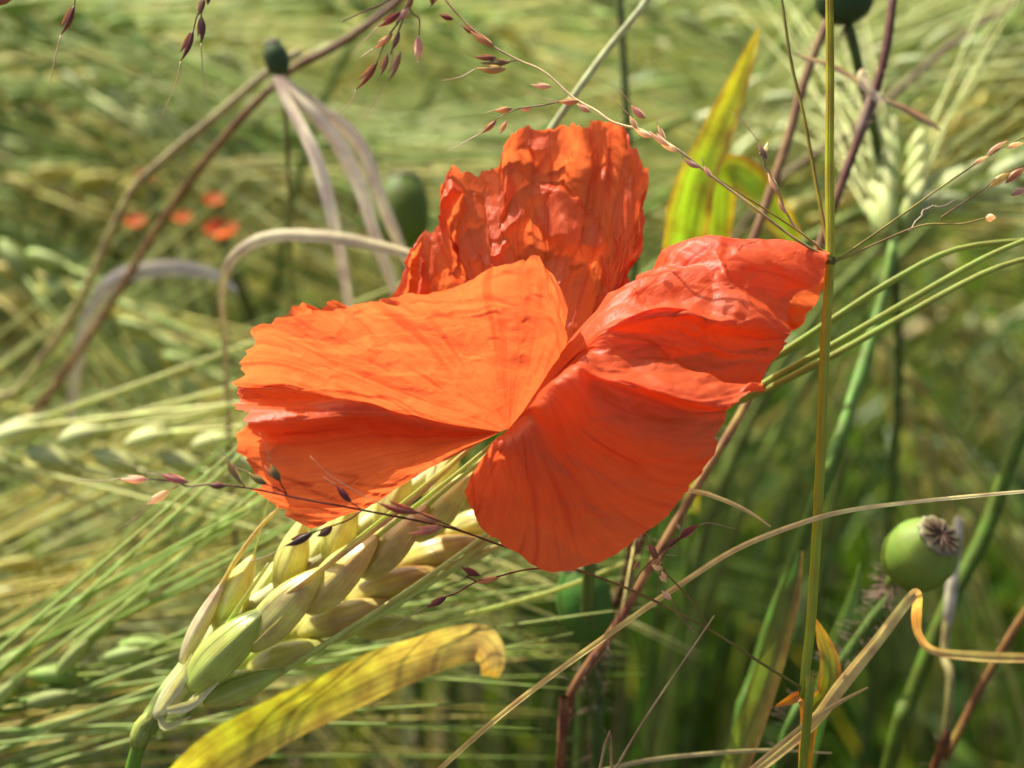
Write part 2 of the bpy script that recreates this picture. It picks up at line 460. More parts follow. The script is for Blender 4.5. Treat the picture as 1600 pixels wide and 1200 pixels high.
# left petal: bright upright sheet, then a valley and a ridge, then a hanging fold
BE = [
 [(800, 668, 6.0), (858, 600, 3.0), (886, 548, 1.0), (893, 505, 0.0), (884, 462, 1.0)],
 [(798, 669, 6.0), (830, 585, 1.1), (852, 500, -2.8), (858, 440, -5.6), (848, 408, -7.5)],
 [(796, 670, 6.0), (800, 575, 0.5), (800, 490, -3.0), (797, 440, -5.5), (806, 404, -7.0)],
 [(794, 670, 6.0), (765, 580, 1.4), (745, 505, -3.2), (725, 468, -6.9), (716, 448, -9.5)],
 [(792, 671, 6.0), (735, 590, 1.4), (690, 520, -2.2), (650, 480, -4.9), (628, 462, -6.5)],
 [(790, 671, 6.0), (700, 602, 1.4), (625, 540, -2.2), (575, 500, -5.9), (545, 480, -8.5)],
 [(788, 672, 6.0), (680, 615, 2.5), (580, 560, -1.0), (520, 515, -3.5), (482, 484, -5.0)],
 [(786, 673, 6.0), (660, 625, 2.8), (540, 575, -0.5), (450, 530, -3.8), (398, 514, -6.0)],
 [(784, 674, 6.0), (660, 640, 4.2), (540, 600, 1.5), (440, 570, -0.2), (362, 575, -3.0)],
 [(782, 675, 6.0), (660, 655, 6.0), (540, 625, 5.0), (440, 600, 4.0), (372, 602, 3.0)],
 [(780, 676, 6.0), (690, 668, 5.0), (580, 645, 3.0), (460, 622, 2.0), (372, 612, 3.0)],
 [(778, 677, 6.0), (700, 662, 2.0), (610, 636, -2.0), (510, 624, -5.0), (372, 636, -2.0)],
 [(776, 678, 6.0), (690, 672, 1.0), (600, 655, -4.0), (490, 655, -8.0), (378, 660, -7.0)],
 [(774, 679, 6.0), (685, 684, 3.0), (590, 682, 0.0), (480, 690, -3.0), (352, 692, -4.0)],
 [(772, 680, 6.0), (690, 695, 4.0), (600, 710, 3.0), (500, 728, 0.0), (382, 735, -4.0)],
 [(770, 681, 6.0), (690, 705, 5.0), (605, 740, 4.0), (520, 765, 1.0), (392, 768, -2.0)],
 [(768, 682, 6.0), (700, 712, 6.0), (625, 755, 5.0), (540, 795, 3.0), (438, 802, 0.0)],
 [(766, 683, 6.0), (705, 715, 6.0), (640, 748, 6.0), (560, 795, 4.0), (482, 828, 2.0)],
]
petal(BE, 31, poppy, nu=300, nv=170, amp=0.12, n=(16, 60, 200), edge=0.075, ampf=([0, 0.45, 0.6, 1], [0.85, 0.85, 0.9, 0.9]), width=95, length=44, number=1)
# back petal, upright and crumpled
A = [
 [(850, 660, 8.0), (770, 600, 12.6), (690, 540, 15.3), (630, 500, 16.3), (596, 476, 16.0)],
 [(850, 655, 8.0), (760, 570, 13.2), (690, 490, 16.0), (645, 440, 17.0), (622, 425, 16.5)],
 [(850, 650, 8.0), (755, 540, 13.5), (700, 450, 16.6), (665, 400, 17.8), (646, 378, 17.9)],
 [(850, 650, 8.0), (760, 530, 13.2), (715, 430, 15.7), (694, 370, 16.3), (682, 345, 16.0)],
 [(852, 648, 8.0), (765, 515, 12.9), (720, 410, 15.3), (695, 330, 15.4), (688, 290, 15.1)],
 [(854, 648, 8.0), (775, 505, 12.9), (735, 390, 15.3), (722, 310, 15.7), (712, 258, 15.1)],
 [(856, 647, 8.0), (790, 500, 13.2), (765, 390, 16.0), (760, 320, 17.3), (748, 264, 17.9)],
 [(858, 646, 8.0), (805, 495, 13.2), (785, 380, 15.5), (778, 310, 16.0), (776, 258, 15.7)],
 [(860, 645, 8.0), (820, 490, 12.9), (800, 370, 15.3), (792, 280, 15.7), (790, 224, 15.1)],
 [(862, 645, 8.0), (835, 490, 13.2), (825, 370, 16.0), (822, 270, 17.3), (818, 202, 17.6)],
 [(866, 644, 8.0), (850, 490, 13.2), (850, 370, 15.7), (852, 270, 16.5), (850, 200, 16.5)],
 [(868, 644, 8.0), (865, 490, 12.9), (880, 370, 15.3), (888, 270, 16.0), (884, 196, 15.7)],
 [(872, 644, 8.0), (885, 490, 13.2), (905, 370, 16.0), (915, 270, 17.6), (912, 190, 18.1)],
 [(875, 644, 8.0), (900, 495, 12.9), (930, 375, 15.3), (945, 270, 16.0), (944, 188, 16.0)],
 [(878, 645, 8.0), (912, 500, 12.9), (948, 380, 15.5), (968, 280, 16.5), (980, 202, 16.5)],
 [(880, 646, 8.0), (920, 505, 12.6), (962, 395, 15.0), (986, 310, 15.7), (1000, 246, 15.7)],
 [(882, 648, 8.0), (925, 515, 12.9), (970, 410, 15.3), (997, 345, 16.5), (1010, 296, 16.5)],
 [(884, 650, 8.0), (925, 530, 12.6), (968, 440, 14.7), (992, 390, 15.4), (1006, 352, 15.4)],
 [(886, 652, 8.0), (922, 545, 12.6), (958, 470, 15.0), (980, 428, 16.0), (994, 402, 16.3)],
 [(886, 656, 8.0), (915, 560, 12.4), (945, 500, 14.2), (965, 470, 14.9), (978, 446, 14.9)],
]
petal(A, 57, poppy, nu=280, nv=170, amp=0.29, n=(5, 70, 60), fst=0.95, fw=(0.75, 0.62, 0.22), edge=0.04, width=75, length=45, ang=((-0.5, 0.5), (0, 3.14), (0, 3.14)), number=2)
# right petal: rolled top, two ridges, then the big hanging apron
C = [
 [(800, 668, 8), (900, 545, 8), (985, 475, 15), (1080, 450, 20), (1170, 470, 20), (1222, 535, 16)],
 [(799, 668, 8), (895, 535, 6), (985, 460, 12), (1085, 425, 18), (1190, 430, 19), (1262, 492, 15)],
 [(798, 668, 8), (890, 528, 3), (985, 442, 7), (1080, 404, 12), (1195, 400, 13), (1288, 440, 9)],
 [(797, 669, 7), (888, 530, 1), (982, 443, 3), (1075, 400, 6), (1190, 386, 7), (1296, 402, 4)],
 [(796, 669, 7), (892, 538, -1), (975, 455, -1), (1080, 420, 2), (1190, 412, 2), (1284, 442, 3)],
 [(795, 670, 7), (898, 545, -3), (965, 478, -4), (1075, 456, -1), (1160, 458, 1), (1240, 472, 3)],
 [(794, 671, 6), (900, 550, -4), (958, 500, -7), (1050, 482, -6), (1140, 500, -4), (1232, 510, 0)],
 [(793, 672, 6), (900, 556, -4), (952, 528, -7), (1045, 515, -4), (1140, 540, -3), (1232, 535, -2)],
 [(792, 673, 6), (900, 560, -4), (946, 552, -7), (1040, 545, -4), (1120, 575, -3), (1204, 580, -2)],
 [(791, 674, 6), (898, 564, -7), (942, 570, -9), (1030, 575, -7), (1110, 602, -6), (1196, 606, -4)],
 [(790, 675, 6), (894, 568, -7.5), (938, 584, -11.5), (1010, 603, -13.5), (1080, 624, -12.5), (1152, 634, -9.5)],
 [(789, 676, 6), (888, 576, -12), (934, 600, -12), (1005, 625, -11.0), (1070, 645, -10.1), (1138, 642, -10.3)],
 [(788, 677, 5), (876, 590, -14), (930, 640, -12.3), (1000, 675, -10.9), (1060, 690, -10.3), (1122, 690, -10.3)],
 [(787, 678, 5), (862, 606, -13.8), (915, 670, -11.1), (985, 715, -9.2), (1040, 740, -8.2), (1092, 744, -8.0)],
 [(786, 679, 5), (850, 622, -13.1), (895, 690, -10.3), (950, 750, -7.8), (1000, 785, -6.3), (1046, 802, -5.6)],
 [(785, 680, 5), (838, 636, -12.5), (878, 705, -9.7), (925, 780, -6.6), (960, 825, -4.7), (992, 848, -3.7)],
 [(784, 681, 5), (828, 648, -9), (860, 715, -9.2), (895, 790, -6.1), (915, 850, -3.7), (932, 880, -2.4)],
 [(783, 682, 5), (818, 660, -9), (838, 725, -8.8), (855, 795, -5.9), (862, 860, -3.2), (862, 892, -2)],
 [(782, 683, 5), (806, 672, -9), (812, 735, -8.4), (815, 790, -6.1), (812, 840, -4.1), (804, 864, -3.1)],
 [(781, 684, 5), (796, 682, -9), (788, 740, -8.2), (780, 780, -6.6), (770, 815, -5.1), (760, 830, -4.5)],
 [(780, 685, 5), (786, 686, -9), (768, 725, -8.8), (752, 760, -7.4), (745, 785, -6.3), (738, 800, -5.7)],
 [(778, 685, 5), (775, 686, -9), (756, 712, -9), (740, 735, -8.4), (732, 752, -7.7), (726, 766, -7.1)],
]
petal(C, 83, poppy, nu=360, nv=190, amp=0.17, n=(26, 90, 300), edge=0.022, ampf=([0, 0.42, 0.5, 1], [1.6, 1.5, 0.7, 0.5]), width=120, length=45, ang=((-0.4, 0.4), (-0.9, 0.9), (0, 3.14)), start=0.3, number=3)
# far petal, only its crinkled rim shows behind the left one
D = [
 [(790, 668, 9), (640, 640, 14), (480, 625, 12), (372, 640, 6)],
 [(790, 668, 9), (640, 620, 16), (500, 590, 16), (376, 596, 10)],
 [(792, 666, 9), (640, 600, 18), (500, 555, 19), (425, 535, 16)],
 [(795, 665, 10), (650, 580, 19), (520, 530, 21), (452, 487, 19)],
 [(798, 664, 10), (665, 570, 19), (545, 520, 21), (488, 492, 19)],
 [(800, 663, 10), (680, 560, 19), (570, 510, 21), (520, 468, 20)],
 [(804, 662, 10), (700, 555, 19), (600, 510, 21), (560, 482, 21)],
 [(808, 661, 10), (720, 560, 18), (640, 515, 22), (606, 478, 22)],
 [(812, 660, 10), (740, 570, 17), (680, 530, 21), (650, 500, 22)],
]
petal(D, 101, poppy, nu=160, nv=80, amp=0.22, n=(16, 40, 50), edge=0.03, width=60, length=42, number=4)

def hairs(path, r, n, ln, seed, col, spread=1.0):
    m = MB(); r_ = np.random.default_rng(seed)
    t, nn, bb = frames(path)
    for _ in range(n):
        i = r_.integers(0, len(path) - 1); a = r_.uniform(0, 6.283)
        o = np.cos(a) * nn[i] + np.sin(a) * bb[i]
        b0 = path[i] + (path[i + 1] - path[i]) * r_.random() + o * r * 0.9
        l = ln * r_.uniform(0.6, 1.2)
        m.tube(np.array([b0, b0 + o * l * 0.6 + t[i] * l * 0.1, b0 + o * l + t[i] * l * 0.25 * spread]), [0.00005, 0.00004, 0.00001], col, 3)
    return m

def hairy_stem(parent, path, r, col, seed, nh=160, ln=0.0016):
    m = MB(); m.tube(path, r, col, 8)
    s_ = build(m, 'stem', M_stem, parent)
    h = hairs(path[: int(len(path) * 0.75)], float(np.mean(r)), nh, ln, seed, S(200, 170, 150))
    build(h, 'hair', M_hair, s_, kind='stuff')
    return s_
hairy_stem(poppy, crom(stem_pts, 60), [0.0009, 0.0008, 0.00085, 0.001], np.array([S(150, 150, 80), S(120, 90, 60), S(110, 80, 60), S(110, 110, 60)]), 5)
# ovary inside the flower, between the petals
m = MB()
o0 = P(815, 668, 8); ax = unit(P(812, 560, 18) - o0)
prof = np.array([0.25, 0.6, 0.9, 1.0, 0.98, 0.85, 0.8]) * 0.0028
m.tube(np.array([o0 + ax * 0.007 * k / 6 for k in range(7)]), prof, S(110, 140, 70), 12)
ov = build(m, 'ovary', M_caps, poppy)
m = MB()
for k in range(60):
    a = rnd.uniform(0, 6.28); e = rnd.uniform(0.25, 0.55)
    _, nn, bb = frames(np.array([o0, o0 + ax * 0.01]))
    dd = unit(ax + e * (math.cos(a) * nn[0] + math.sin(a) * bb[0]))
    tip = o0 + dd * rnd.uniform(0.006, 0.0085)
    m.tube(np.array([o0, (o0 + tip) / 2 + dd * 0.0003, tip]), [0.0001, 0.0001, 0.00008], S(60, 20, 40), 3)
    m.tube(np.array([tip - dd * 0.0003, tip + dd * 0.0003, tip + dd * 0.0009]), [0.0001, 0.0003, 0.0001], S(40, 35, 45), 4)
build(m, 'stamens', M_stem, ov, kind='stuff')

# ---------------------------------------------------------------- barley
def grain_mesh(m, b, t, wd, c0, c1, depth=0.8, seg=12, rings=11, hint=None, bend=0.12):
    b = np.asarray(b, float); t = np.asarray(t, float)
    ax = t - b; L_ = np.linalg.norm(ax)
    u = np.linspace(0, 1, rings)
    r = wd / 2 * np.clip(np.sin(math.pi * np.clip(u * 0.90 + 0.07, 0, 1)) ** 0.75 * (1.12 - 0.32 * u), 0.04, None)
    r[-1] = wd * 0.07
    hv = np.array(hint if hint is not None else [0, 0, 1.0]); hv = hv - unit(ax) * (hv @ unit(ax)); hv = unit(hv)
    p = b + u[:, None] * ax + hv * (np.sin(u * math.pi) * bend * wd)[:, None]
    c = np.array([c0 * 1.15, c0, (c0 + c1) / 2, c1, c1 * 0.95])
    k0 = m.n
    m.tube(p, r, c, seg, depth, hint=-fwd)
    if seg >= 10:
        # the nerves of the husk stand a little proud
        V_ = m.v[-1].reshape(rings, seg, 3)
        rib = 1 + 0.05 * np.cos(np.arange(seg) * 2 * math.pi / seg * (seg // 2 if seg < 12 else 6))
        m.v[-1] = (p[:, None] + (V_ - p[:, None]) * rib[None, :, None]).reshape(-1, 3)

def awn_pts(a, d, ln, out, sag, n=10, rr=None):
    s = np.linspace(0, 1, n)
    q = a + np.outer(s, d) * ln + np.outer(s ** 2, out) * ln + np.outer(s ** 2, [0, 0, -1]) * sag * ln
    return q

# --- the big ear under the flower: grains read off the picture, depth 12-30 mm behind the focus plane
ear_base = P(222, 1150, 17)
es = ground(PP([(228, 1140, 17), (212, 1180, 17.5), (196, 1260, 20), (190, 1400, 30)]), (0, 0.03))
ear = thing('barley_ear', 'plump green-gold barley ear leaning up beneath the large poppy', 'barley ear', es[-1])
m = MB(); m.tube(crom(es, 40), [0.0011, 0.0010, 0.0013, 0.0014], np.array([S(130, 160, 50), S(80, 120, 40), S(90, 120, 50)]), 10)
build(m, 'stem', M_stem, ear)
m = MB()
m.tube(PP([(214, 1165, 17), (218, 1152, 17), (224, 1138, 17), (232, 1128, 17), (240, 1118, 17)]), [0.0011, 0.0014, 0.0015, 0.0014, 0.0012], S(175, 190, 90), 12)
build(m, 'collar', M_stem, ear)
m = MB(); m.tube(crom(PP([(228, 1140, 17), (270, 1075, 18), (345, 985, 20), (430, 925, 21), (520, 860, 23), (620, 780, 25), (720, 700, 27)]), 30), [0.0016, 0.0016, 0.0013, 0.0008], np.array([S(150, 175, 70), S(225, 230, 170), S(215, 220, 160)]), 8)
build(m, 'rachis', M_stem, ear)
GC = {'y': (S(205, 205, 110), S(215, 205, 110)), 'g': (S(190, 205, 100), S(175, 190, 80)), 'w': (S(225, 225, 165), S(200, 205, 120)),
      't': (S(205, 198, 108), S(210, 182, 105)), 'b': (S(200, 188, 98), S(205, 165, 92)), 'o': (S(180, 180, 90), S(190, 185, 90)), 'p': (S(225, 215, 165), S(215, 195, 150))}
GR = [  # base, tip, width px, depth, colour, awn end points
 ((244, 1120), (338, 1000), 44, 14, 'w', [(372, 950, 13), (420, 880, 12)]),
 ((262, 1105), (345, 1010), 50, 17, 'g', None),
 ((284, 1035), (352, 905), 34, 15, 'p', [(372, 870, 15), (408, 822, 16), (440, 790, 17)]),
 ((342, 985), (396, 868), 62, 17, 'y', [(404, 840, 18), (425, 760, 20)]),
 ((300, 1072), (424, 948), 84, 12, 'g', [(470, 915, 10), (640, 785, 8), (770, 668, 10), (900, 560, 14)]),
 ((442, 930), (476, 808), 64, 19, 'y', [(482, 780, 20), (500, 700, 22)]),
 ((392, 1010), (506, 888), 82, 13, 'y', [(540, 858, 11), (650, 770, 9), (760, 680, 10), (880, 590, 14)]),
 ((516, 880), (556, 770), 64, 21, 'y', [(565, 740, 22), (590, 680, 24)]),
 ((482, 952), (590, 838), 80, 15, 't', [(630, 806, 12), (720, 735, 10), (820, 650, 14)]),
 ((596, 838), (640, 728), 62, 23, 'y', [(650, 700, 24), (670, 640, 26)]),
 ((570, 898), (668, 790), 76, 18, 't', [(700, 762, 15), (780, 700, 16)]),
 ((650, 840), (740, 738), 72, 21, 'y', [(770, 710, 22), (840, 650, 26)]),
 ((672, 792), (716, 688), 60, 26, 'w', [(730, 660, 26), (760, 600, 30)]),
 ((726, 790), (806, 690), 66, 24, 'y', [(830, 660, 26), (900, 580, 30)]),
 ((322, 1098), (446, 1046), 50, 15, 'g', [(500, 1012, 13), (620, 935, 12), (740, 850, 15), (900, 730, 22)]),
 ((390, 1046), (512, 1004), 54, 16, 'o', [(560, 982, 14), (690, 900, 14), (800, 820, 18), (960, 720, 24)]),
 ((470, 990), (612, 938), 58, 17, 't', [(660, 915, 16), (760, 865, 18), (900, 790, 24)]),
 ((546, 938), (690, 888), 58, 19, 'b', [(730, 872, 19), (860, 820, 24)]),
 ((618, 884), (756, 842), 58, 21, 'b', [(790, 830, 22), (880, 790, 28)]),
 ((690, 836), (816, 796), 56, 24, 't', [(850, 780, 26), (940, 740, 32)]),
 ((560, 985), (660, 975), 46, 25, 'o', [(700, 968, 26), (860, 925, 34), (1000, 870, 40)]),
] + [((x0, y0), (x1, y1), w_, d_, k_, None) for x0, y0, x1, y1, w_, d_, k_ in [
 (345, 1058, 455, 985, 56, 30, 'g'), (436, 1002, 548, 930, 56, 31, 'y'), (518, 946, 630, 876, 56, 32, 'y'), (598, 886, 705, 822, 54, 33, 'y'),
 (376, 985, 440, 872, 56, 23, 'w'), (468, 918, 522, 812, 56, 24, 'w'), (545, 868, 604, 765, 56, 26, 'w'), (300, 1095, 400, 1050, 50, 20, 'w')]]
for (b, t, wd, d, ck, aw) in GR:
    m = MB()
    if ck in 'ob' or (ck == 't' and t[1] > b[1] - 60): d += 8; aw = [(x_, y_, z_ + 7) for x_, y_, z_ in aw] if aw else None
    jit = lambda c: c * rnd.uniform(0.9, 1.08)
    grain_mesh(m, P(b[0], b[1], d + 2), P(t[0], t[1], d), mm(wd * 1.06, d), jit(GC[ck][0]) * 1.2, jit(GC[ck][1]) * 1.2, seg=36, rings=14, hint=-fwd + upv * 0.4)
    g = build(m, 'grain', M_grain, ear)
    if aw:
        pts = crom(np.vstack([[P(b[0] + (t[0] - b[0]) * 0.9, b[1] + (t[1] - b[1]) * 0.9, d), P(t[0], t[1], d)], PP(aw)]), 26)
        m = MB()
        brown = ck in 'pb' or rnd.random() < 0.2
        c = np.array([S(205, 215, 110, .95), S(195, 208, 110, .95), S(205, 205, 125, .95)]) if not brown else np.array([S(220, 200, 120, .95), S(205, 180, 110, .95), S(205, 185, 120, .95)])
        m.tube(pts, [0.00062, 0.0005, 0.00042, 0.00028] if ck != 'y' or wd > 70 else [0.0003, 0.00016, 0.00008], c, 6, 0.6)
        build(m, 'awn', M_awn, g)
# loose glumes
for pts, wd, c in [([(300, 1070, 12), (350, 1020, 11), (392, 968, 9)], 8, S(175, 160, 110)), ([(262, 1110, 12), (300, 1100, 11), (342, 1066, 9)], 18, S(220, 215, 165)),
                   ([(250, 1112, 13), (285, 1060, 12), (300, 1020, 12)], 18, S(222, 218, 170)), ([(250, 1120, 15), (262, 1135, 14), (300, 1118, 12)], 16, S(205, 205, 140)), ([(396, 1008, 9), (430, 975, 8), (442, 962, 7)], 6, S(190, 180, 120)), ([(345, 975, 15), (372, 962, 13), (380, 945, 12)], 8, S(220, 215, 160))]:
    m = MB(); p = crom(PP(pts), 10); m.ribbon(p, np.array([0.6, 1, 0.7, 0.05]) * mm(wd), c, fold=0.4, seed=3)
    build(m, 'glume', M_awn, ear)

def barley_plant(E, axis, L_=0.065, awn=0.11, n=10, label=None, group=None, cg=None, ca=None, grains_as_parts=False, wide=0.0046, leaf=True, seed=0, sidevec=None, name='barley_plant', fl=0.2, sag=0.04, glen=0.0105, lean=0.08, awn_r=0.00033, stem=None, stem_col=None, stem_r=0.0014):
    r = np.random.default_rng(seed)
    E = np.asarray(E, float); axis = unit(axis)
    gx = E - np.array([axis[0] * lean + r.uniform(-.03, .03), axis[1] * lean + r.uniform(-.02, .05), 0]); gx[2] = -0.02
    h = E[2]
    st = []
    P1 = gx + np.array([0, 0, h * 0.75]); P2 = E - axis * min(0.09, h * 0.3)
    for t in np.linspace(0, 1, 18):
        st.append((1 - t) ** 3 * gx + 3 * t * (1 - t) ** 2 * P1 + 3 * t * t * (1 - t) * P2 + t ** 3 * E)
    st = np.array(st) if stem is None else crom(stem, 30)[::-1]
    gx = st[0]
    root = thing(name, label, 'barley', gx, group)
    cg = cg if cg is not None else (S(200, 205, 130), S(205, 195, 120)); ca = ca if ca is not None else S(190, 190, 115)
    sc_ = np.array([S(70, 95, 40), S(110, 125, 60), S(140, 160, 70)]) * r.uniform(0.8, 1.2)
    if stem_col is not None: sc_ = stem_col
    m = MB(); m.tube(st, [stem_r * 1.15, stem_r, stem_r * 0.7], sc_, 8 if stem is not None else 6); build(m, 'stem', M_stem, root)
    sv = np.cross(axis, fwd) if sidevec is None else np.asarray(sidevec, float)
    sv = unit(sv - axis * (sv @ axis)); tv_ = np.cross(axis, sv)
    mg, ma = MB(), MB()
    for k in range(n):
        f = k / (n - 1)
        for rank in (-1, 0, 1):
            if rank == 0 and k % 2 and not grains_as_parts: continue
            sgn = 1 if k % 2 else -1
            a = sgn * sv * (1.0 if rank == 0 else 0.75) + tv_ * rank * 0.8
            a = unit(a)
            b = E + axis * (L_ * f * 0.92) + a * 0.0012
            tp = b + (axis + a * 0.42) * glen * (1 - 0.25 * f)
            jc = r.uniform(0.85, 1.12)
            mm_ = MB() if grains_as_parts else mg
            grain_mesh(mm_, b, tp, wide * (1 - 0.25 * f), cg[0] * jc, cg[1] * jc, seg=10 if grains_as_parts else 6, rings=9 if grains_as_parts else 6, hint=-fwd)
            q = awn_pts(tp - axis * 0.0008, unit(axis + a * fl * r.uniform(0.5, 1.3) + r.normal(0, 0.03, 3)), awn * r.uniform(0.8, 1.1) * (1 - 0.2 * f), a * 0.05 + r.normal(0, 0.02, 3), sag)
            am = MB() if grains_as_parts else ma
            am.tube(q, [awn_r, awn_r * 0.75, awn_r * 0.3], np.array([ca * jc, ca * jc * 1.05, ca * 1.1]), 4 if grains_as_parts else 3, 0.6)
            if grains_as_parts:
                g_ = build(mm_, 'grain', M_grain_far, root)
                build(am, 'awn', M_awn, g_)
    if not grains_as_parts:
        build(mg, 'ear', M_grain_far, root, kind='stuff'); build(ma, 'awns', M_awn, root, kind='stuff')
    if leaf:
        for q in range(2):
            i = [9, 13][q]; a = r.uniform(0, 6.28)
            d = np.array([math.cos(a), math.sin(a) * 0.6, 0.9]); ln = r.uniform(0.09, 0.16)
            pts = crom(np.array([st[i], st[i] + d * ln * 0.45, st[i] + d * ln * 0.8 + [0, 0, -ln * 0.12], st[i] + d * ln + [0, 0, -ln * 0.5]]), 12)
            if np.any((campix(pts)[2] < FD + 0.2) & (campix(pts)[1] < 800)) or np.any(campix(pts)[2] < FD + 0.14): continue
            cc = [S(110, 140, 55), S(150, 160, 60), S(90, 120, 50), S(200, 180, 90), S(170, 160, 90)][r.integers(0, 5)]
            m = MB(); m.ribbon(pts, np.array([0.3, 1, 0.8, 0.05]) * r.uniform(0.0022, 0.0045), np.array([cc, cc * 1.05, cc * 1.1]), face=[0, -0.5, 0.8], twist=[0, r.uniform(-1, 1)], k=3, seed=int(r.integers(0, 99)))
            build(m, 'leaf', M_leaf, root)
    return root

def cdir(dx, dy, dz):
    """direction from picture right / up / away"""
    return unit(rgt * dx + upv * dy + fwd * dz)

# two ears that can be told apart in the blur
barley_plant(P(-60, 690, 84), cdir(1, -0.04, 0.05), L_=0.060, awn=0.10, n=10, grains_as_parts=True, seed=3, label='pale barley ear lying level with fanned awns beside the poppy petals',
             cg=(S(212, 220, 155, .78), S(205, 210, 140, .78)), ca=S(215, 218, 150, .95), wide=0.0046, leaf=False, sidevec=upv, fl=0.34, name='barley_plant', awn_r=0.00042)
barley_plant(P(1398, 372, 70), cdir(0.18, 0.5, 0.55), L_=0.030, awn=0.085, n=9, grains_as_parts=True, seed=8, label='whitish young barley ear with stiff pale awns above the dark green stalk',
             cg=(S(185, 200, 120), S(210, 218, 150)), ca=S(210, 216, 150, .9), wide=0.0042, leaf=False, sidevec=rgt, fl=0.45, glen=0.0105, sag=0.0, awn_r=0.00045,
             stem=ground(PP([(1398, 372, 70), (1378, 470, 68), (1345, 580, 62), (1300, 720, 50), (1240, 880, 53), (1180, 1060, 57), (1140, 1250, 62)]), (0.01, 0.02)), stem_col=np.array([S(75, 98, 30), S(82, 115, 36), S(100, 135, 50), S(125, 155, 70)]), stem_r=0.0013)

# ---------------------------------------------------------------- poppy seed heads
def seed_head(pts, c, axis, ln, wd, d_col, label, seed, stem_r=0.0011, hair=120, stem_col=None, depth_of_disc=1.0):
    """c: world centre of the capsule base, axis: towards the disc"""
    axis = unit(axis)
    stem = ground(pts, (0.0, 0.02))
    root = thing('poppy_seed_head', label, 'seed head', stem[-1], 'poppy seed heads')
    u = np.linspace(0, 1, 18)
    r = wd / 2 * np.interp(u, [0, 0.06, 0.18, 0.35, 0.55, 0.72, 0.86, 0.95, 1.0], [0.2, 0.45, 0.78, 0.95, 1.0, 0.95, 0.80, 0.66, 0.58])
    m = MB(); m.tube(c + np.outer(u, axis) * ln, r, d_col, 24)
    cap = build(m, 'capsule', M_caps, root)
    t, n, b = frames(np.array([c, c + axis * ln]))
    n, b = n[0], b[0]
    top = c + axis * ln
    m = MB(); R0 = wd * 0.32
    an = np.linspace(0, 2 * math.pi, 48, endpoint=False)
    lob = 1 + 0.05 * np.cos(an * 11)
    G = []
    for rr, hh in ((0.8, -0.0006), (1.0, -0.0003), (1.02, 0.0002), (0.86, 0.0005), (0.5, 0.0004), (0.02, 0.0005)):
        G.append(top + (np.cos(an) * lob)[:, None] * n * R0 * rr + (np.sin(an) * lob)[:, None] * b * R0 * rr + axis * hh)
    cc = np.array([S(120, 140, 80), S(185, 188, 150), S(195, 195, 155), S(165, 152, 105), S(112, 92, 58), S(100, 80, 50)])
    m.grid(np.array(G), np.repeat(cc[:, None], 48, 1), None, True)
    disc = build(m, 'stigma_disc', M_dry, root)
    for k in range(11):
        a = k * 2 * math.pi / 11
        dr = math.cos(a) * n + math.sin(a) * b
        m = MB(); m.tube(np.array([top + axis * 0.0005 + dr * R0 * 0.1, top + axis * 0.0005 + dr * R0 * 0.5, top + axis * 0.0005 + dr * R0 * 0.9]), [0.00015, 0.00022, 0.0002], np.array([S(115, 88, 65), S(120, 92, 70), S(165, 145, 115)]), 5)
        build(m, 'stigma_ray', M_dry, disc)
    sp = crom(stem, 40)
    hairy_stem(root, sp, stem_r, np.array([S(100, 120, 60), S(80, 105, 50), S(90, 100, 55)]) if stem_col is None else stem_col, seed, hair, 0.003)
    return root
sax = unit(rgt * 0.40 + upv * 0.62 - fwd * 0.66)
b0 = P(1438, 866, 34) - sax * mm(62, 34)
seed_head(np.vstack([[b0 + sax * 0.001, b0 - sax * 0.002], PP([(1392, 928, 40), (1365, 965, 40), (1325, 1020, 41), (1270, 1100, 44), (1200, 1250, 50)])]), b0, sax, mm(112, 34), mm(114, 34), np.array([S(105, 135, 48), S(112, 142, 50), S(125, 152, 58), S(130, 155, 65)]), 'round green poppy seed head with pale lobed cap near the kinked straw', 21, 0.0009, 320, np.array([S(120, 150, 60), S(95, 130, 50), S(80, 110, 45)]))
seed_head(PP([(632, 385, 105), (634, 410, 105), (640, 470, 106), (650, 600, 112), (650, 900, 130)]), P(632, 390, 105), P(628, 268, 107) - P(632, 390, 105), mm(116, 105), mm(84, 105), S(92, 112, 40), 'dark green barrel-shaped poppy seed head behind the upright poppy petal', 22)
seed_head(PP([(440, 116, 72), (441, 135, 72), (446, 180, 74), (452, 300, 82), (455, 500, 100), (450, 900, 140)]), P(440, 120, 72), P(426, 70, 72) - P(440, 120, 72), mm(54, 72), mm(40, 72), S(62, 84, 42), 'small dark green seed head at the bend of the brown stalk', 23, 0.0004, 20, np.array([S(110, 110, 60), S(150, 148, 85), S(150, 148, 85)]))
seed_head(PP([(925, 1010, 48), (928, 1030, 48), (930, 1090, 52), (930, 1250, 62)]), P(922, 1005, 48), P(905, 880, 48) - P(922, 1005, 48), mm(120, 48), mm(88, 48), S(75, 120, 45), 'green poppy seed head half hidden below the hanging petal', 24, 0.0012)
seed_head(PP([(1322, 42, 60), (1330, 55, 60), (1345, 120, 64), (1380, 300, 90), (1400, 700, 140)]), P(1322, 40, 60), P(1316, -45, 58) - P(1322, 40, 60), mm(78, 60), mm(92, 60), S(60, 85, 45), 'dark olive seed head beside the top of the tall yellow-green culm', 25, 0.0009)

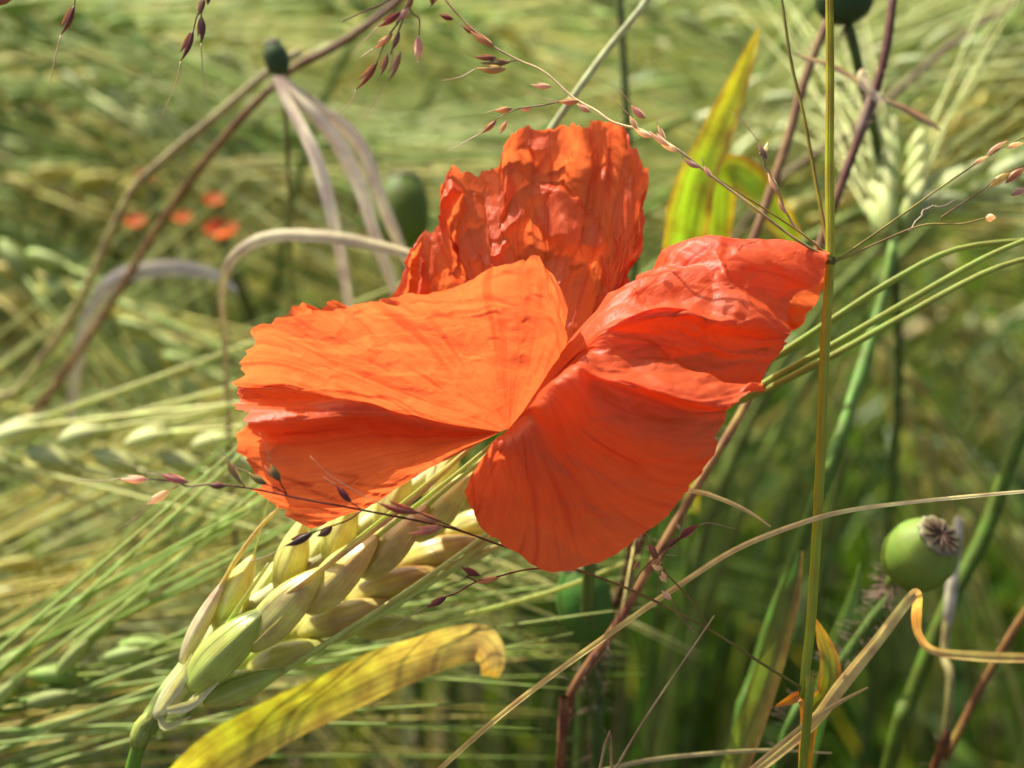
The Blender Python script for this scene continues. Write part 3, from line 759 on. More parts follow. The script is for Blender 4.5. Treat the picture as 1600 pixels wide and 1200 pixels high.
# ---------------------------------------------------------------- tall grass culm with open panicles
def spikelet(parent, b, t, wd, c, awn=None, ca=None, d=None, awn_r=0.00007):
    m = MB()
    B_, T_ = P(*b), P(*t)
    u = np.linspace(0, 1, 9); ax = T_ - B_
    r = mm(wd) / 2 * np.interp(u, [0, 0.12, 0.35, 0.6, 0.85, 1.0], [0.18, 0.55, 1.0, 0.9, 0.4, 0.08])
    bow = unit(np.cross(ax, fwd)) * np.linalg.norm(ax) * 0.06
    p = B_ + np.outer(u, ax) + np.outer(np.sin(u * math.pi), bow)
    c = np.asarray(c); c = (c * 0.65 + c.mean() * 0.35) * np.array([1.75, 1.5, 1.1]); wd = wd * 0.78
    m.tube(p, r, np.array([c * 0.8, c, c * 1.15, c * 1.3]), 8, 0.7)
    # second husk, slightly open
    p2 = p[1:7] - bow * 0.9 + np.outer(np.linspace(0, 1, 6), -bow) * 1.6
    m.ribbon(p2, mm(wd) * np.array([0.4, 0.9, 0.7, 0.1]), c * 1.35, fold=0.5, k=3)
    s_ = build(m, 'spikelet', M_spike, parent)
    if awn:
        m = MB(); m.tube(crom(np.vstack([T_, PP(awn)]), 10), [awn_r, awn_r * 0.8, awn_r * 0.35], S(215, 190, 160) if ca is None else ca, 4)
        build(m, 'awn', M_hair, s_)
    return s_

def branch(parent, pts, r0=0.00018, r1=0.0001, c=None, n=24, name='branch', kink=0.0):
    m = MB(); p = crom(PP(pts), n)
    if kink: p = p + np.random.default_rng(len(pts)).normal(0, kink, p.shape)
    m.tube(p, [r0, (r0 + r1) / 2, r1], S(120, 80, 60) if c is None else c, 5)
    return build(m, name, M_stem, parent)

culm_px = [(1296, -60, 8), (1296, 0, 7), (1297, 120, 7), (1296, 260, 6), (1297, 400, 6), (1288, 560, 6), (1280, 760, 5), (1268, 960, 5), (1256, 1080, 5), (1250, 1240, 7)]
culm = ground(PP(culm_px), (0.0, 0.02))
grass = thing('panicle_grass', 'tall upright yellow-green grass culm touching the tip of the petal, with open panicles', 'grass', culm[-1])
m = MB(); m.tube(crom(culm, 70), [mm(6.2), mm(7.0), mm(8.0), mm(8.0), mm(6.5), mm(8)], np.array([S(185, 178, 62, 1), S(190, 180, 55, 1), S(185, 185, 50, 1), S(175, 190, 45, 1), S(140, 150, 60), S(110, 120, 60)]), 12)
cul = build(m, 'culm', M_culm, grass)
# raised ribs along the culm
m = MB()
cp = crom(culm, 90)[:62]
for o in (-4.2, -1.2, 2.0, 4.6):
    m.tube(cp + rgt * mm(o) - fwd * mm(math.sqrt(max(0.1, 49 - o * o)) + 0.2), mm(1.0), S(195, 195, 70, 0.9), 4)
build(m, 'rib', M_culm, cul, kind='stuff')
for (x, y, d) in ((1297, 408, 6), (1256, 1078, 5)):
    m = MB(); m.tube(PP([(x + 0.4, y - 9, d), (x, y - 4, d), (x, y + 2, d), (x - 0.3, y + 9, d)]), [mm(6.5), mm(9.2), mm(9.0), mm(6.8)], S(110, 100, 45), 12)
    build(m, 'node', M_stem, grass)
YO = S(165, 150, 70); RB = S(150, 85, 55); PL = S(205, 185, 165); DR = S(150, 65, 48); PK = S(185, 130, 140); GN = S(135, 130, 60); TN = S(185, 140, 95)
# upper whorl
branch(grass, [(1298, 406, 5), (1240, 372, 3), (1180, 326, 2), (1110, 274, 1), (1060, 235, 0), (1010, 206, 1), (960, 192, 2), (930, 172, 4), (895, 152, 6), (850, 112, 8), (810, 94, 9), (770, 72, 10), (735, 42, 11), (700, 5, 12), (670, -40, 14)], 0.00022, 0.00012, np.array([S(180, 160, 80, .9), S(215, 195, 145, .95), S(205, 180, 135, .9), S(170, 125, 85)]), 50)
branch(grass, [(1298, 404, 6), (1260, 370, 6), (1200, 330, 6), (1130, 285, 6), (1090, 260, 4)], 0.00016, 0.0001, YO)
branch(grass, [(1296, 398, 7), (1276, 384, 7), (1236, 346, 8), (1216, 302, 8), (1196, 258, 8), (1188, 238, 8)], 0.00018, 0.00012, S(190, 165, 130), kink=0.0001)
branch(grass, [(1295, 392, 8), (1276, 290, 10), (1256, 180, 11), (1236, 95, 12), (1222, 0, 13), (1215, -50, 14)], 0.0003, 0.0002, np.array([S(165, 145, 50), S(150, 140, 55), S(120, 110, 60)]))
branch(grass, [(1299, 410, 6), (1340, 384, 6), (1420, 328, 8), (1500, 272, 10), (1560, 234, 12), (1640, 196, 14)], 0.00017, 0.0001, YO)
branch(grass, [(1299, 412, 6), (1370, 380, 6), (1440, 352, 7), (1500, 350, 8), (1540, 341, 8)], 0.00015, 0.0001, S(170, 140, 80))
branch(grass, [(1420, 363, 7), (1446, 326, 8), (1470, 322, 8), (1496, 312, 9)], 0.00011, 0.00008, S(190, 170, 140), kink=0.00012)
branch(grass, [(1470, 340, 8), (1530, 300, 10), (1570, 270, 11), (1630, 250, 12)], 0.00013, 0.00009, S(165, 135, 80))
UP = [((742, 52, 10), (722, 38, 10), 9, RB, [(700, 20, 10)]), ((772, 72, 9), (735, 48, 9), 10, TN, [(715, 35, 9)]), ((708, 30, 12), (686, 22, 12), 8, DR, None),
      ((800, 95, 10), (750, 98, 10), 10, GN, None), ((790, 108, 10), (745, 106, 9), 12, S(190, 175, 90), [(720, 120, 9), (690, 126, 9)]), ((775, 90, 10), (740, 88, 10), 8, RB, None),
      ((862, 135, 7), (830, 132, 7), 8, PL, None), ((905, 158, 5), (872, 158, 5), 9, TN, [(840, 152, 5), (820, 140, 5)]), ((922, 175, 3), (902, 162, 3), 9, PL, None),
      ((830, 168, 8), (812, 172, 8), 8, PL, None), ((800, 170, 8), (772, 172, 8), 9, TN, [(755, 178, 8)]), ((775, 188, 9), (752, 208, 9), 9, RB, [(720, 225, 9), (698, 238, 9)]), ((792, 188, 9), (780, 210, 9), 8, TN, None),
      ((1008, 185, 1), (986, 164, 1), 10, S(190, 140, 145), [(972, 145, 1), (948, 130, 1)]), ((996, 202, 0), (984, 180, 0), 8, PL, [(968, 165, 0), (950, 148, 0)]), ((1020, 215, 0), (990, 200, 0), 9, S(225, 215, 195), None), ((1046, 228, -1), (1015, 205, -1), 8, S(220, 205, 180), None), ((1040, 220, 0), (1028, 195, 0), 7, PL, [(1024, 180, 0)]),
      ((1060, 236, 0), (1030, 222, 0), 8, S(225, 215, 195), None), ((1092, 262, 0), (1068, 248, 0), 8, PL, [(1060, 225, 0)]), ((1112, 278, 0), (1100, 258, 0), 7, PL, [(1096, 245, 0)]),
      ((1198, 248, 8), (1186, 222, 8), 10, S(150, 120, 110), [(1165, 195, 8), (1138, 172, 8)]), ((1192, 246, 8), (1200, 222, 8), 6, S(220, 220, 190), None), ((1216, 300, 8), (1200, 270, 8), 8, PL, None), ((1230, 335, 8), (1216, 310, 8), 7, PL, None),
      ((1540, 342, 8), (1556, 340, 8), 14, S(225, 205, 195), None), ((1540, 246, 12), (1574, 220, 12), 9, PL, None), ((1572, 232, 12), (1600, 224, 12), 9, S(215, 205, 180), None), ((1548, 292, 11), (1578, 270, 11), 14, S(190, 170, 110), None), ((1572, 286, 11), (1602, 262, 11), 14, TN, None), ((1580, 305, 11), (1606, 296, 11), 14, PL, None), ((1520, 258, 10), (1545, 244, 10), 7, PL, None)]
branch(grass, [(898, 154, 6), (850, 164, 7), (810, 170, 8), (775, 186, 9)], 0.00013, 0.00008, S(170, 140, 110))
branch(grass, [(812, 95, 9), (780, 96, 10), (750, 92, 10)], 0.0001, 0.00008, S(170, 140, 110))
for s_ in UP: spikelet(grass, *s_)
# lower whorl: passes under the hanging petal and out across the left one
branch(grass, [(1254, 1076, 4), (1180, 1030, 2), (1110, 985, 0), (1000, 928, 1), (900, 890, 2), (783, 852, 0), (700, 824, -4), (566, 797, -8), (480, 781, -10), (390, 763, -11), (330, 757, -11), (295, 760, -11), (275, 753, -11), (232, 748, -11)], 0.0002, 0.00009, np.array([S(150, 150, 60), S(140, 115, 60), S(120, 70, 55), S(120, 60, 55), S(150, 110, 110)]), 60)
branch(grass, [(735, 835, -6), (690, 816, -7), (655, 801, -8)], 0.00012, 0.0001, RB)
branch(grass, [(566, 797, -9), (545, 812, -9), (518, 822, -9), (488, 832, -9)], 0.00012, 0.0001, RB)
branch(grass, [(566, 797, -9), (556, 790, -10), (548, 784, -10)], 0.0001, 0.00008, RB)
branch(grass, [(448, 772, -10), (440, 758, -11), (436, 750, -11)], 0.0001, 0.00008, RB)
branch(grass, [(448, 772, -10), (430, 762, -11), (418, 757, -11)], 0.0001, 0.00008, RB)
branch(grass, [(384, 762, -11), (376, 752, -11)], 0.0001, 0.00008, RB, 6)
branch(grass, [(900, 890, 2), (830, 889, 2), (770, 903, 1), (742, 910, 0), (715, 926, 1), (698, 932, 1)], 0.00013, 0.00009, DR)
branch(grass, [(745, 909, 0), (730, 900, 0), (748, 898, 0)], 0.0001, 0.00008, DR, 8)
branch(grass, [(1110, 985, 0), (1085, 945, -1), (1062, 918, -2), (1040, 895, -2), (1024, 868, -3), (1018, 852, -3)], 0.00016, 0.0001, S(150, 130, 60))
branch(grass, [(1030, 880, -3), (1045, 858, -3), (1062, 842, -3)], 0.0001, 0.0001, RB)
branch(grass, [(1085, 988, -1), (1060, 960, -1), (1048, 935, -1)], 0.00011, 0.00008, S(170, 140, 90))
branch(grass, [(985, 922, 0), (1000, 895, 1), (1025, 870, 0)], 0.0001, 0.0001, S(160, 130, 70))
LO = [((655, 801, -8), (590, 785, -8), 11, DR, [(560, 770, -9), (515, 742, -10), (484, 712, -10)]), ((690, 815, -7), (640, 800, -7), 10, TN * 1.1, None), ((692, 822, -7), (638, 833, -7), 12, S(215, 150, 110), None),
      ((549, 785, -10), (526, 758, -10), 10, S(125, 60, 55), [(505, 745, -10)]), ((519, 824, -9), (495, 838, -9), 13, S(120, 80, 60), None), ((488, 832, -9), (445, 853, -9), 13, S(85, 55, 55), [(420, 868, -9), (378, 880, -9)]),
      ((438, 752, -11), (424, 724, -11), 12, GN, [(416, 700, -11), (405, 676, -11)]), ((418, 757, -11), (388, 738, -11), 11, GN * 1.1, [(370, 730, -11), (330, 708, -11)]), ((377, 755, -11), (354, 714, -11), 10, S(150, 130, 80), [(340, 700, -11), (326, 676, -11)]), ((434, 750, -11), (414, 728, -11), 6, TN, None),
      ((353, 759, -11), (324, 756, -11), 10, S(120, 55, 70), None), ((294, 753, -11), (250, 740, -11), 11, S(175, 105, 120), [(232, 740, -11), (215, 731, -11), (178, 717, -11)]), ((231, 748, -11), (189, 748, -11), 11, S(215, 175, 180), [(160, 751, -11), (110, 749, -11)]), ((264, 766, -11), (229, 788, -11), 13, S(205, 185, 175), [(216, 806, -11), (165, 838, -11)]),
      ((750, 899, 0), (720, 885, 0), 10, S(140, 50, 50), [(690, 872, 0), (672, 855, 0)]), ((698, 932, 1), (666, 948, 1), 11, S(130, 45, 52), [(640, 962, 1), (605, 985, 1)]), ((780, 902, 0), (742, 910, 0), 8, S(190, 110, 60), [(700, 930, 1), (680, 960, 1)]),
      ((1062, 842, -3), (1092, 820, -3), 12, S(150, 70, 55), [(1110, 817, -3), (1150, 827, -3)]), ((1032, 862, -3), (1062, 840, -3), 11, S(150, 110, 55), [(1070, 810, -3), (1062, 790, -3)]), ((1026, 868, -3), (1014, 848, -3), 11, S(175, 110, 60), [(1012, 836, -3), (995, 826, -3), (972, 814, -4)]), ((1028, 872, -3), (1018, 860, -3), 11, S(140, 90, 50), None), ((1026, 885, -3), (1034, 866, -3), 10, TN, [(1058, 868, -3)]), ((1036, 890, -3), (1018, 882, -3), 10, S(215, 190, 140), None), ((1042, 905, -2), (1034, 892, -2), 8, S(220, 200, 150), None),
      ((1000, 878, -3), (988, 890, -3), 9, S(190, 150, 90), None), ((1050, 938, -1), (1034, 922, -1), 7, S(215, 200, 180), None), ((1030, 900, -3), (1042, 910, -3), 6, S(225, 205, 160), None), ((280, 758, -11), (264, 766, -11), 2.5, TN, None)]
for s_ in LO: spikelet(grass, *s_)

# drooping panicle that hangs into the top of the picture; its culm arches up from beyond the frame
dr = PP([(640, -70, 16), (560, -110, 16), (380, -130, 16), (120, -130, 18), (-160, -60, 24), (-230, 300, 34), (-240, 800, 46)])
dr = ground(dr, (0, 0.03))
droop = thing('panicle_grass', 'drooping grass panicle with reddish brown spikelets hanging over the silvery dry blades', 'grass', dr[-1])
m = MB(); m.tube(crom(dr, 50), [0.0003, 0.0006, 0.0008, 0.0009], S(160, 145, 75), 6); build(m, 'culm', M_stem, droop)
for q in ([(640, -72, 16), (645, -20, 15), (635, 15, 15), (622, 50, 15), (610, 85, 15)], [(632, -74, 16), (640, 10, 15), (655, 30, 15), (655, 56, 15)], [(640, 0, 15), (625, 30, 15), (605, 60, 15), (588, 98, 15)], [(646, -20, 15), (600, 5, 15), (560, 22, 15), (535, 34, 15)],
          [(320, -132, 16), (322, -40, 10), (318, 5, 9), (314, 25, 9)], [(300, -131, 16), (318, -20, 10), (306, 30, 9), (302, 48, 9)], [(120, -132, 18), (122, -40, 11), (116, 8, 10)], [(380, -132, 16), (340, -40, 12), (326, -8, 12)], [(634, -73, 16), (690, -20, 13), (672, 10, 12)]):
    branch(droop, q, 0.00016, 0.0001, S(150, 120, 90))
for s_ in [((627, 18, 15), (590, 42, 15), 11, DR, [(575, 58, 15), (548, 84, 15)]), ((614, 52, 15), (584, 76, 15), 10, TN, [(560, 92, 15)]), ((624, 50, 15), (613, 78, 15), 10, S(130, 90, 75), [(612, 100, 15)]), ((653, 56, 15), (653, 96, 15), 13, S(195, 150, 165), [(660, 120, 15)]), ((606, 84, 15), (594, 118, 15), 11, S(150, 100, 70), [(585, 130, 15)]), ((590, 96, 15), (556, 140, 15), 11, S(130, 60, 40), [(548, 160, 15), (530, 178, 15)]),
           ((626, 80, 15), (606, 128, 15), 12, S(150, 120, 90), [(602, 134, 15), (578, 172, 15), (550, 206, 15)]), ((640, 10, 15), (618, 36, 15), 11, S(200, 165, 165), None), ((645, -2, 15), (634, 14, 15), 11, DR, None), ((676, 8, 12), (676, -14, 12), 9, DR, None),
           ((314, 24, 9), (314, 68, 9), 12, S(110, 65, 60), [(316, 100, 9), (322, 155, 9)]), ((302, 46, 9), (282, 96, 9), 13, S(115, 62, 50), [(275, 130, 9), (248, 190, 9)]), ((116, 8, 10), (95, 55, 10), 14, S(125, 75, 55), [(84, 100, 10), (75, 150, 10)]), ((318, -4, 9), (310, 24, 9), 12, S(120, 80, 70), None), ((326, -10, 12), (324, 8, 12), 8, S(120, 80, 60), None), ((22, -6, 10), (-20, 6, 10), 12, S(140, 80, 60), None)]:
    spikelet(droop, *s_, awn_r=0.0001)

# ---------------------------------------------------------------- blades, stalks and straws read off the picture
def blade(name, label, cat, pts, wpx, col, mat, n=30, twist=0.0, fold=0.25, cedge=None, wav=0.0, root=None, group=None, k=7, drift=(0, 0.02), seed=0, face=None):
    """pts listed from tip to root; the root is carried to the soil unless root is given"""
    dm = float(np.mean([p[2] for p in pts]))
    W = PP(pts)
    p = crom(W, n)
    m = MB(); m.ribbon(p, np.array(wpx) * FW / 1600 * (FD + dm * 0.001) / FD, col, twist=twist, fold=fold, cedge=cedge, wav=wav, k=k, seed=seed, face=face)
    if root is False:
        return build(m, name, mat, None, p[-1], label, cat, group)
    e = ground([p[-2], p[-1]], drift)
    r = thing(name, label, cat, e[-1], group)
    build(m, 'blade', mat, r)
    m = MB(); c = np.asarray(col); c = c if c.ndim == 1 else c[-1]
    m.tube(crom(e[1:], 14), mm(max(np.atleast_1d(wpx)[-1] * 0.45, 5), dm), c * 0.9, 6, 0.6); build(m, 'sheath', M_stem, r)
    return r

def stalk(name, label, cat, pts, rpx, col, mat=None, n=40, hair=0, seed=1, drift=(0, 0.02), group=None, squash=1.0, knots=()):
    W = ground(PP(pts), drift); d = pts[len(pts) // 2][2]
    r = thing(name, label, cat, W[-1], group)
    p = crom(W, n)
    m = MB(); m.tube(p, np.atleast_1d(rpx) * mm(1, d) if np.size(rpx) > 1 else rpx * mm(1, d), col, 8, squash)
    s_ = build(m, 'stem', mat or M_stem, r)
    if hair:
        build(hairs(p[:int(n * .7)], mm(np.mean(rpx), d), hair, 0.0022, seed, S(190, 160, 140)), 'hair', M_hair, s_, kind='stuff')
    for kx in knots:
        q = P(*kx[:3]); t = tangents(p)[np.argmin(np.linalg.norm(p - q, axis=1))]
        q = p[np.argmin(np.linalg.norm(p - q, axis=1))]
        m = MB(); m.tube(np.array([q - t * .006, q - t * .002, q + t * .002, q + t * .006]), np.array([.9, 1.35, 1.25, .9]) * mm(np.mean(rpx), d), kx[3], 8); build(m, 'knot', mat or M_stem, r)
    return r

BRN = np.array([S(120, 80, 66), S(130, 90, 70), S(170, 140, 85), S(160, 115, 75), S(140, 92, 58), S(110, 72, 48)])
stalk('dry_stalk', 'long purplish brown stalk slanting down behind the crumpled petal and the culm', 'stalk', [(1400, -40, 46), (1382, 90, 44), (1350, 190, 43), (1310, 300, 41), (1276, 395, 40), (1225, 510, 38), (1166, 632, 36), (1100, 742, 34), (1012, 892, 33), (965, 975, 33), (905, 1060, 34), (884, 1115, 35), (874, 1230, 38)], 7.5, BRN, hair=150, knots=[(1345, 195, 43, S(150, 125, 105))])
stalk('dry_stalk', 'greyish brown stalk rising from the upper edge of the petal past the yellow leaf', 'stalk', [(1300, 20, 58), (1262, 110, 57), (1232, 215, 56), (1200, 310, 55), (1178, 372, 54), (1130, 500, 54), (1080, 640, 58), (1000, 850, 70), (930, 1100, 90)], 7.5, np.array([S(150, 118, 85), S(160, 122, 85), S(140, 98, 75), S(115, 78, 62), S(110, 80, 55)]), hair=60, seed=3)
stalk('dry_stalk', 'pale mauve stalk crossing behind the purplish stalk at a shallow slant', 'stalk', [(1680, -60, 120), (1560, 20, 117), (1480, 75, 115), (1400, 145, 114), (1330, 205, 112), (1260, 250, 112), (1200, 300, 114), (1120, 420, 120), (1050, 560, 130), (1000, 800, 150)], 5.5, np.array([S(140, 122, 90), S(150, 130, 95), S(140, 120, 85)]))
stalk('dry_stalk', 'dark brown stalk running up behind the drooping red spikelets', 'stalk', [(690, -60, 78), (600, 20, 78), (520, 75, 78), (452, 112, 78), (350, 215, 84), (250, 350, 104), (170, 480, 115), (60, 640, 125), (-80, 820, 140)], 6.5, np.array([S(140, 105, 78), S(140, 105, 72), S(150, 112, 72), S(155, 128, 75)]), seed=9)
stalk('dry_stalk', 'pale straw stalk beside the dark brown stalk in the barley', 'stalk', [(470, 80, 88), (420, 112, 88), (340, 180, 90), (250, 255, 94), (200, 310, 98), (120, 480, 110), (40, 600, 120), (-60, 760, 135)], 7, np.array([S(175, 160, 115), S(180, 165, 110), S(150, 135, 90)]), seed=10)
stalk('dry_stalk', 'rusty brown stalk standing behind the kinked straw', 'stalk', [(1660, 880, 50), (1600, 960, 50), (1540, 1060, 50), (1480, 1180, 50), (1440, 1260, 52)], 7, np.array([S(150, 112, 55), S(140, 100, 50), S(125, 90, 45)]), hair=60, seed=12)
stalk('grass_stalk', 'thick dark green stalk slanting behind the round green seed head', 'stalk', [(1660, 560, 70), (1590, 690, 68), (1540, 830, 66), (1480, 950, 64), (1420, 1100, 64), (1380, 1240, 66)], 13, np.array([S(98, 125, 32), S(92, 118, 32), S(80, 105, 30)]))
stalk('grass_stalk', 'dull green stalk with pale joints beyond the thick dark green stalk', 'stalk', [(1496, 832, 62), (1492, 866, 62), (1487, 920, 62), (1476, 1020, 62), (1470, 1220, 64)], 7, np.array([S(195, 180, 120), S(200, 185, 120), S(120, 130, 65), S(170, 160, 100)]), knots=[(1488, 930, 62, S(210, 205, 175)), (1492, 860, 62, S(210, 205, 175))])
stalk('dry_stalk', 'thin straw standing behind the dry blade below the apron petal', 'straw', [(1116, 962, -2), (1070, 1030, -1), (1010, 1120, 0), (960, 1205, 1), (920, 1290, 3)], [1.2, 2.4, 2.8], S(200, 170, 120))
stalk('grass_stalk', 'stiff pale green stem leaning behind the top of the upright petal', 'stalk', [(1040, -50, 38), (1010, 2, 38), (940, 90, 38), (868, 192, 38), (780, 330, 42), (700, 500, 60), (640, 800, 90)], [5, 6, 6.5, 7], np.array([S(210, 215, 160), S(195, 205, 145), S(170, 185, 120)]))
stalk('grass_stalk', 'thin dark green stem upright behind the pale leaning stem', 'stalk', [(968, -40, 90), (972, 60, 90), (978, 160, 90), (985, 300, 94), (990, 600, 110)], 6, S(90, 105, 55))

blade('dry_leaf', 'pale withered leaf scrap clinging to the purplish brown stalk beside the culm', 'dry leaf', [(1470, 206, 41), (1448, 190, 41), (1415, 170, 41), (1385, 158, 41), (1362, 150, 42), (1345, 122, 42), (1350, 108, 42)], [3, 12, 10, 8, 22, 18, 6], np.array([S(190, 165, 130), S(170, 130, 110), S(205, 185, 145), S(235, 225, 195, .9), S(225, 210, 175, .9)]), M_dry, 30, fold=0.5, wav=0.15, root=False, seed=6, twist=[0.5, -0.4, 0.6, 0])
blade('dry_leaf', 'thin withered shred stretched between the culm and the purplish stalk', 'dry leaf', [(1240, 84, 40), (1262, 92, 40), (1300, 104, 41), (1340, 128, 42), (1362, 152, 43)], [3, 6, 8, 10, 6], S(190, 165, 130), M_dry, 20, fold=0.5, root=False, seed=7)
# straw-coloured curved blade sweeping across the culm
blade('dry_leaf', 'long thin straw blade arching across the culm below the petal', 'dry leaf', [(1680, 762, 4), (1600, 768, 4), (1450, 782, 3), (1330, 797, 2), (1250, 818, 1), (1150, 858, 1), (1060, 915, 2), (960, 985, 3), (870, 1050, 5), (780, 1120, 8), (690, 1200, 12), (620, 1270, 18)], [4, 6, 8, 9, 9, 9, 8], np.array([S(235, 222, 175, 1), S(225, 208, 145, 1), S(220, 195, 120, 1), S(215, 190, 115, 1)]), M_dry, 60, fold=0.5, twist=[0.3, 0.1, 0.5])
blade('dry_leaf', 'short bleached blade tip poking out behind the apron petal', 'dry leaf', [(1204, 823, 8), (1170, 800, 8), (1130, 781, 9), (1080, 767, 10), (1010, 775, 20), (985, 880, 38), (962, 985, 42), (905, 1070, 44), (882, 1120, 45), (872, 1240, 48)], [2, 6, 7, 6, 3, 3, 3, 3], S(220, 210, 150, 1), M_dry, 40, fold=0.4)
blade('dry_leaf', 'kinked tan straw folded over below the round green seed head', 'dry leaf', [(1640, 1024, 26), (1600, 1028, 26), (1530, 1026, 25), (1460, 1018, 23), (1434, 992, 21), (1430, 960, 20), (1432, 930, 17), (1420, 936, 16), (1370, 1000, 15), (1310, 1075, 13), (1268, 1130, 12), (1180, 1205, 12), (1090, 1260, 16)], [14, 16, 18, 14, 16, 20, 16, 16, 20, 22, 18, 14, 12], np.array([S(210, 175, 95, .9), S(225, 195, 115, .9), S(220, 170, 75, .9), S(230, 210, 135, .9), S(225, 200, 125, .9), S(230, 205, 125, .9)]), M_dry, 70, fold=0.35, twist=[0.2, 0.5, -0.2, 0.4])
blade('dry_leaf', 'thin bleached blade lying along the lower kinked straw', 'dry leaf', [(1356, 1074, 10), (1310, 1098, 9), (1260, 1130, 8), (1205, 1175, 8), (1140, 1230, 9), (1060, 1300, 14)], [3, 8, 9, 7, 7], S(220, 195, 130), M_dry, 24)
blade('dry_leaf', 'bleached blade lying nearly level at the foot of the culm', 'dry leaf', [(1300, 1177, 20), (1200, 1172, 20), (1100, 1178, 20), (1000, 1190, 22), (880, 1220, 26)], [3, 7, 8, 8], S(200, 190, 140), M_dry, 24)
# silvery dry blades
for i, (lab, pts, wd) in enumerate([
    ('silvery dry blade drooping first from the small dark seed head', [(556, 520, 64), (545, 470, 63), (534, 400, 62), (516, 320, 61), (490, 240, 62), (462, 185, 64), (440, 140, 66), (430, 118, 67)], [12, 17, 20, 22, 20, 16, 12]),
    ('silvery dry blade in the middle of the drooping bundle', [(640, 500, 70), (612, 440, 69), (588, 370, 68), (566, 300, 67), (530, 228, 66), (490, 180, 66), (458, 148, 67), (436, 122, 68)], [10, 18, 22, 24, 24, 18, 12]),
    ('greyish dry blade on the outside of the drooping bundle', [(640, 420, 78), (622, 375, 77), (600, 320, 76), (575, 250, 75), (545, 205, 74), (500, 172, 72), (462, 142, 70), (438, 120, 69)], [10, 20, 24, 22, 18, 12])]):
    blade('dry_leaf', lab, 'dry leaf', pts, wd, np.array([S(215, 195, 145, .9), S(240, 222, 180, .9), S(232, 212, 175, .9), S(195, 170, 135, .9)]), M_silver, 40, twist=[0.1, 0.5, -0.3, 0.2], fold=-0.4, root=False, seed=i)
blade('dry_leaf', 'silvery dry blade arching level across the drooping bundle', 'dry leaf', [(660, 402, 52), (630, 393, 52), (560, 376, 52), (500, 368, 52), (430, 368, 53), (385, 384, 55), (355, 415, 58), (345, 470, 62), (352, 560, 70), (360, 760, 90)], [12, 18, 20, 20, 20, 18, 14, 10, 8], np.array([S(190, 172, 125, .9), S(205, 190, 145, .9), S(225, 210, 165, .9), S(195, 175, 120, .9), S(120, 92, 60)]), M_silver, 50, fold=-0.35, twist=[0.4, 0, 0.3])
blade('dry_leaf', 'soft pale dry blade arching low behind the level silvery blade', 'dry leaf', [(370, 455, 110), (330, 428, 110), (260, 418, 110), (190, 432, 112), (150, 470, 116), (120, 560, 125), (100, 760, 150)], [8, 24, 28, 24, 14], S(190, 180, 160), M_silver, 40, fold=-0.3)
# yellowing leaf under the ear
blade('barley_leaf', 'broad yellowing leaf with a folded tip lying below the plump ear', 'leaf', [(764, 1056, 42), (769, 1038, 41), (764, 1016, 40), (744, 1002, 39), (690, 1012, 39), (610, 1040, 38), (520, 1082, 38), (430, 1125, 38), (340, 1180, 38), (250, 1260, 40)], [26, 38, 50, 60, 68, 76, 82, 84, 86, 70], np.array([S(220, 165, 50), S(238, 215, 140, .9), S(232, 205, 130, .9), S(225, 200, 105, .9), S(205, 198, 70), S(195, 195, 60), S(225, 200, 75)]), M_leaf, 60, fold=0.22, cedge=np.array([S(225, 190, 95), S(225, 190, 95)]), wav=0.05, seed=4, twist=[0.1, 0.0, -0.35, -0.35, -0.3])
blade('barley_leaf', 'yellow-green pointed leaf standing between the upright petal and the greyish stalk', 'leaf', [(1186, 45, 56), (1168, 90, 55), (1140, 160, 54), (1110, 230, 53), (1085, 290, 53), (1070, 360, 55), (1050, 480, 60), (1030, 700, 75)], [4, 26, 46, 56, 70, 50, 30], np.array([S(215, 180, 50, 1), S(215, 205, 45, 1), S(180, 205, 40, 1), S(150, 190, 45, 1), S(120, 160, 50)]), M_leaf, 40, cedge=S(215, 170, 60), fold=0.3, wav=0.04)
blade('barley_leaf', 'small bright green leaf with yellow rim beside the greyish stalk', 'leaf', [(1250, 395, 62), (1230, 360, 61), (1200, 320, 60), (1170, 282, 60), (1140, 270, 60), (1125, 300, 62), (1118, 380, 66), (1100, 560, 76), (1080, 800, 95)], [10, 44, 48, 56, 50, 34, 20], np.array([S(170, 195, 50), S(160, 195, 45), S(160, 190, 50), S(120, 150, 50)]), M_leaf, 40, cedge=S(230, 180, 50), fold=0.25, wav=0.06, seed=2)
blade('barley_leaf', 'green leaf with tan edge standing behind the foot of the culm', 'leaf', [(1250, 860, 32), (1238, 920, 32), (1214, 1000, 32), (1185, 1090, 33), (1150, 1190, 34), (1130, 1260, 36)], [10, 30, 44, 46, 40], np.array([S(70, 105, 45), S(110, 130, 50), S(130, 145, 55), S(110, 135, 50)]), M_leaf, 30, cedge=np.array([S(205, 170, 80), S(205, 170, 80)]), fold=0.4)
blade('barley_leaf', 'orange-edged green leaf curled behind the lower node of the culm', 'leaf', [(1272, 965, 16), (1286, 1000, 15), (1296, 1040, 14), (1290, 1085, 14), (1268, 1110, 13), (1258, 1180, 14), (1256, 1250, 16)], [4, 24, 36, 34, 24, 14], np.array([S(215, 140, 35), S(150, 160, 40), S(130, 150, 45), S(190, 140, 40)]), M_leaf, 30, cedge=S(225, 145, 35), fold=0.4, wav=0.08)
blade('barley_leaf', 'rust-coloured leaf scrap beside the lower node of the culm', 'leaf', [(1212, 1104, 12), (1230, 1096, 11), (1252, 1088, 10), (1258, 1120, 10), (1256, 1230, 12)], [3, 16, 18, 8], S(205, 130, 40), M_leaf, 16)
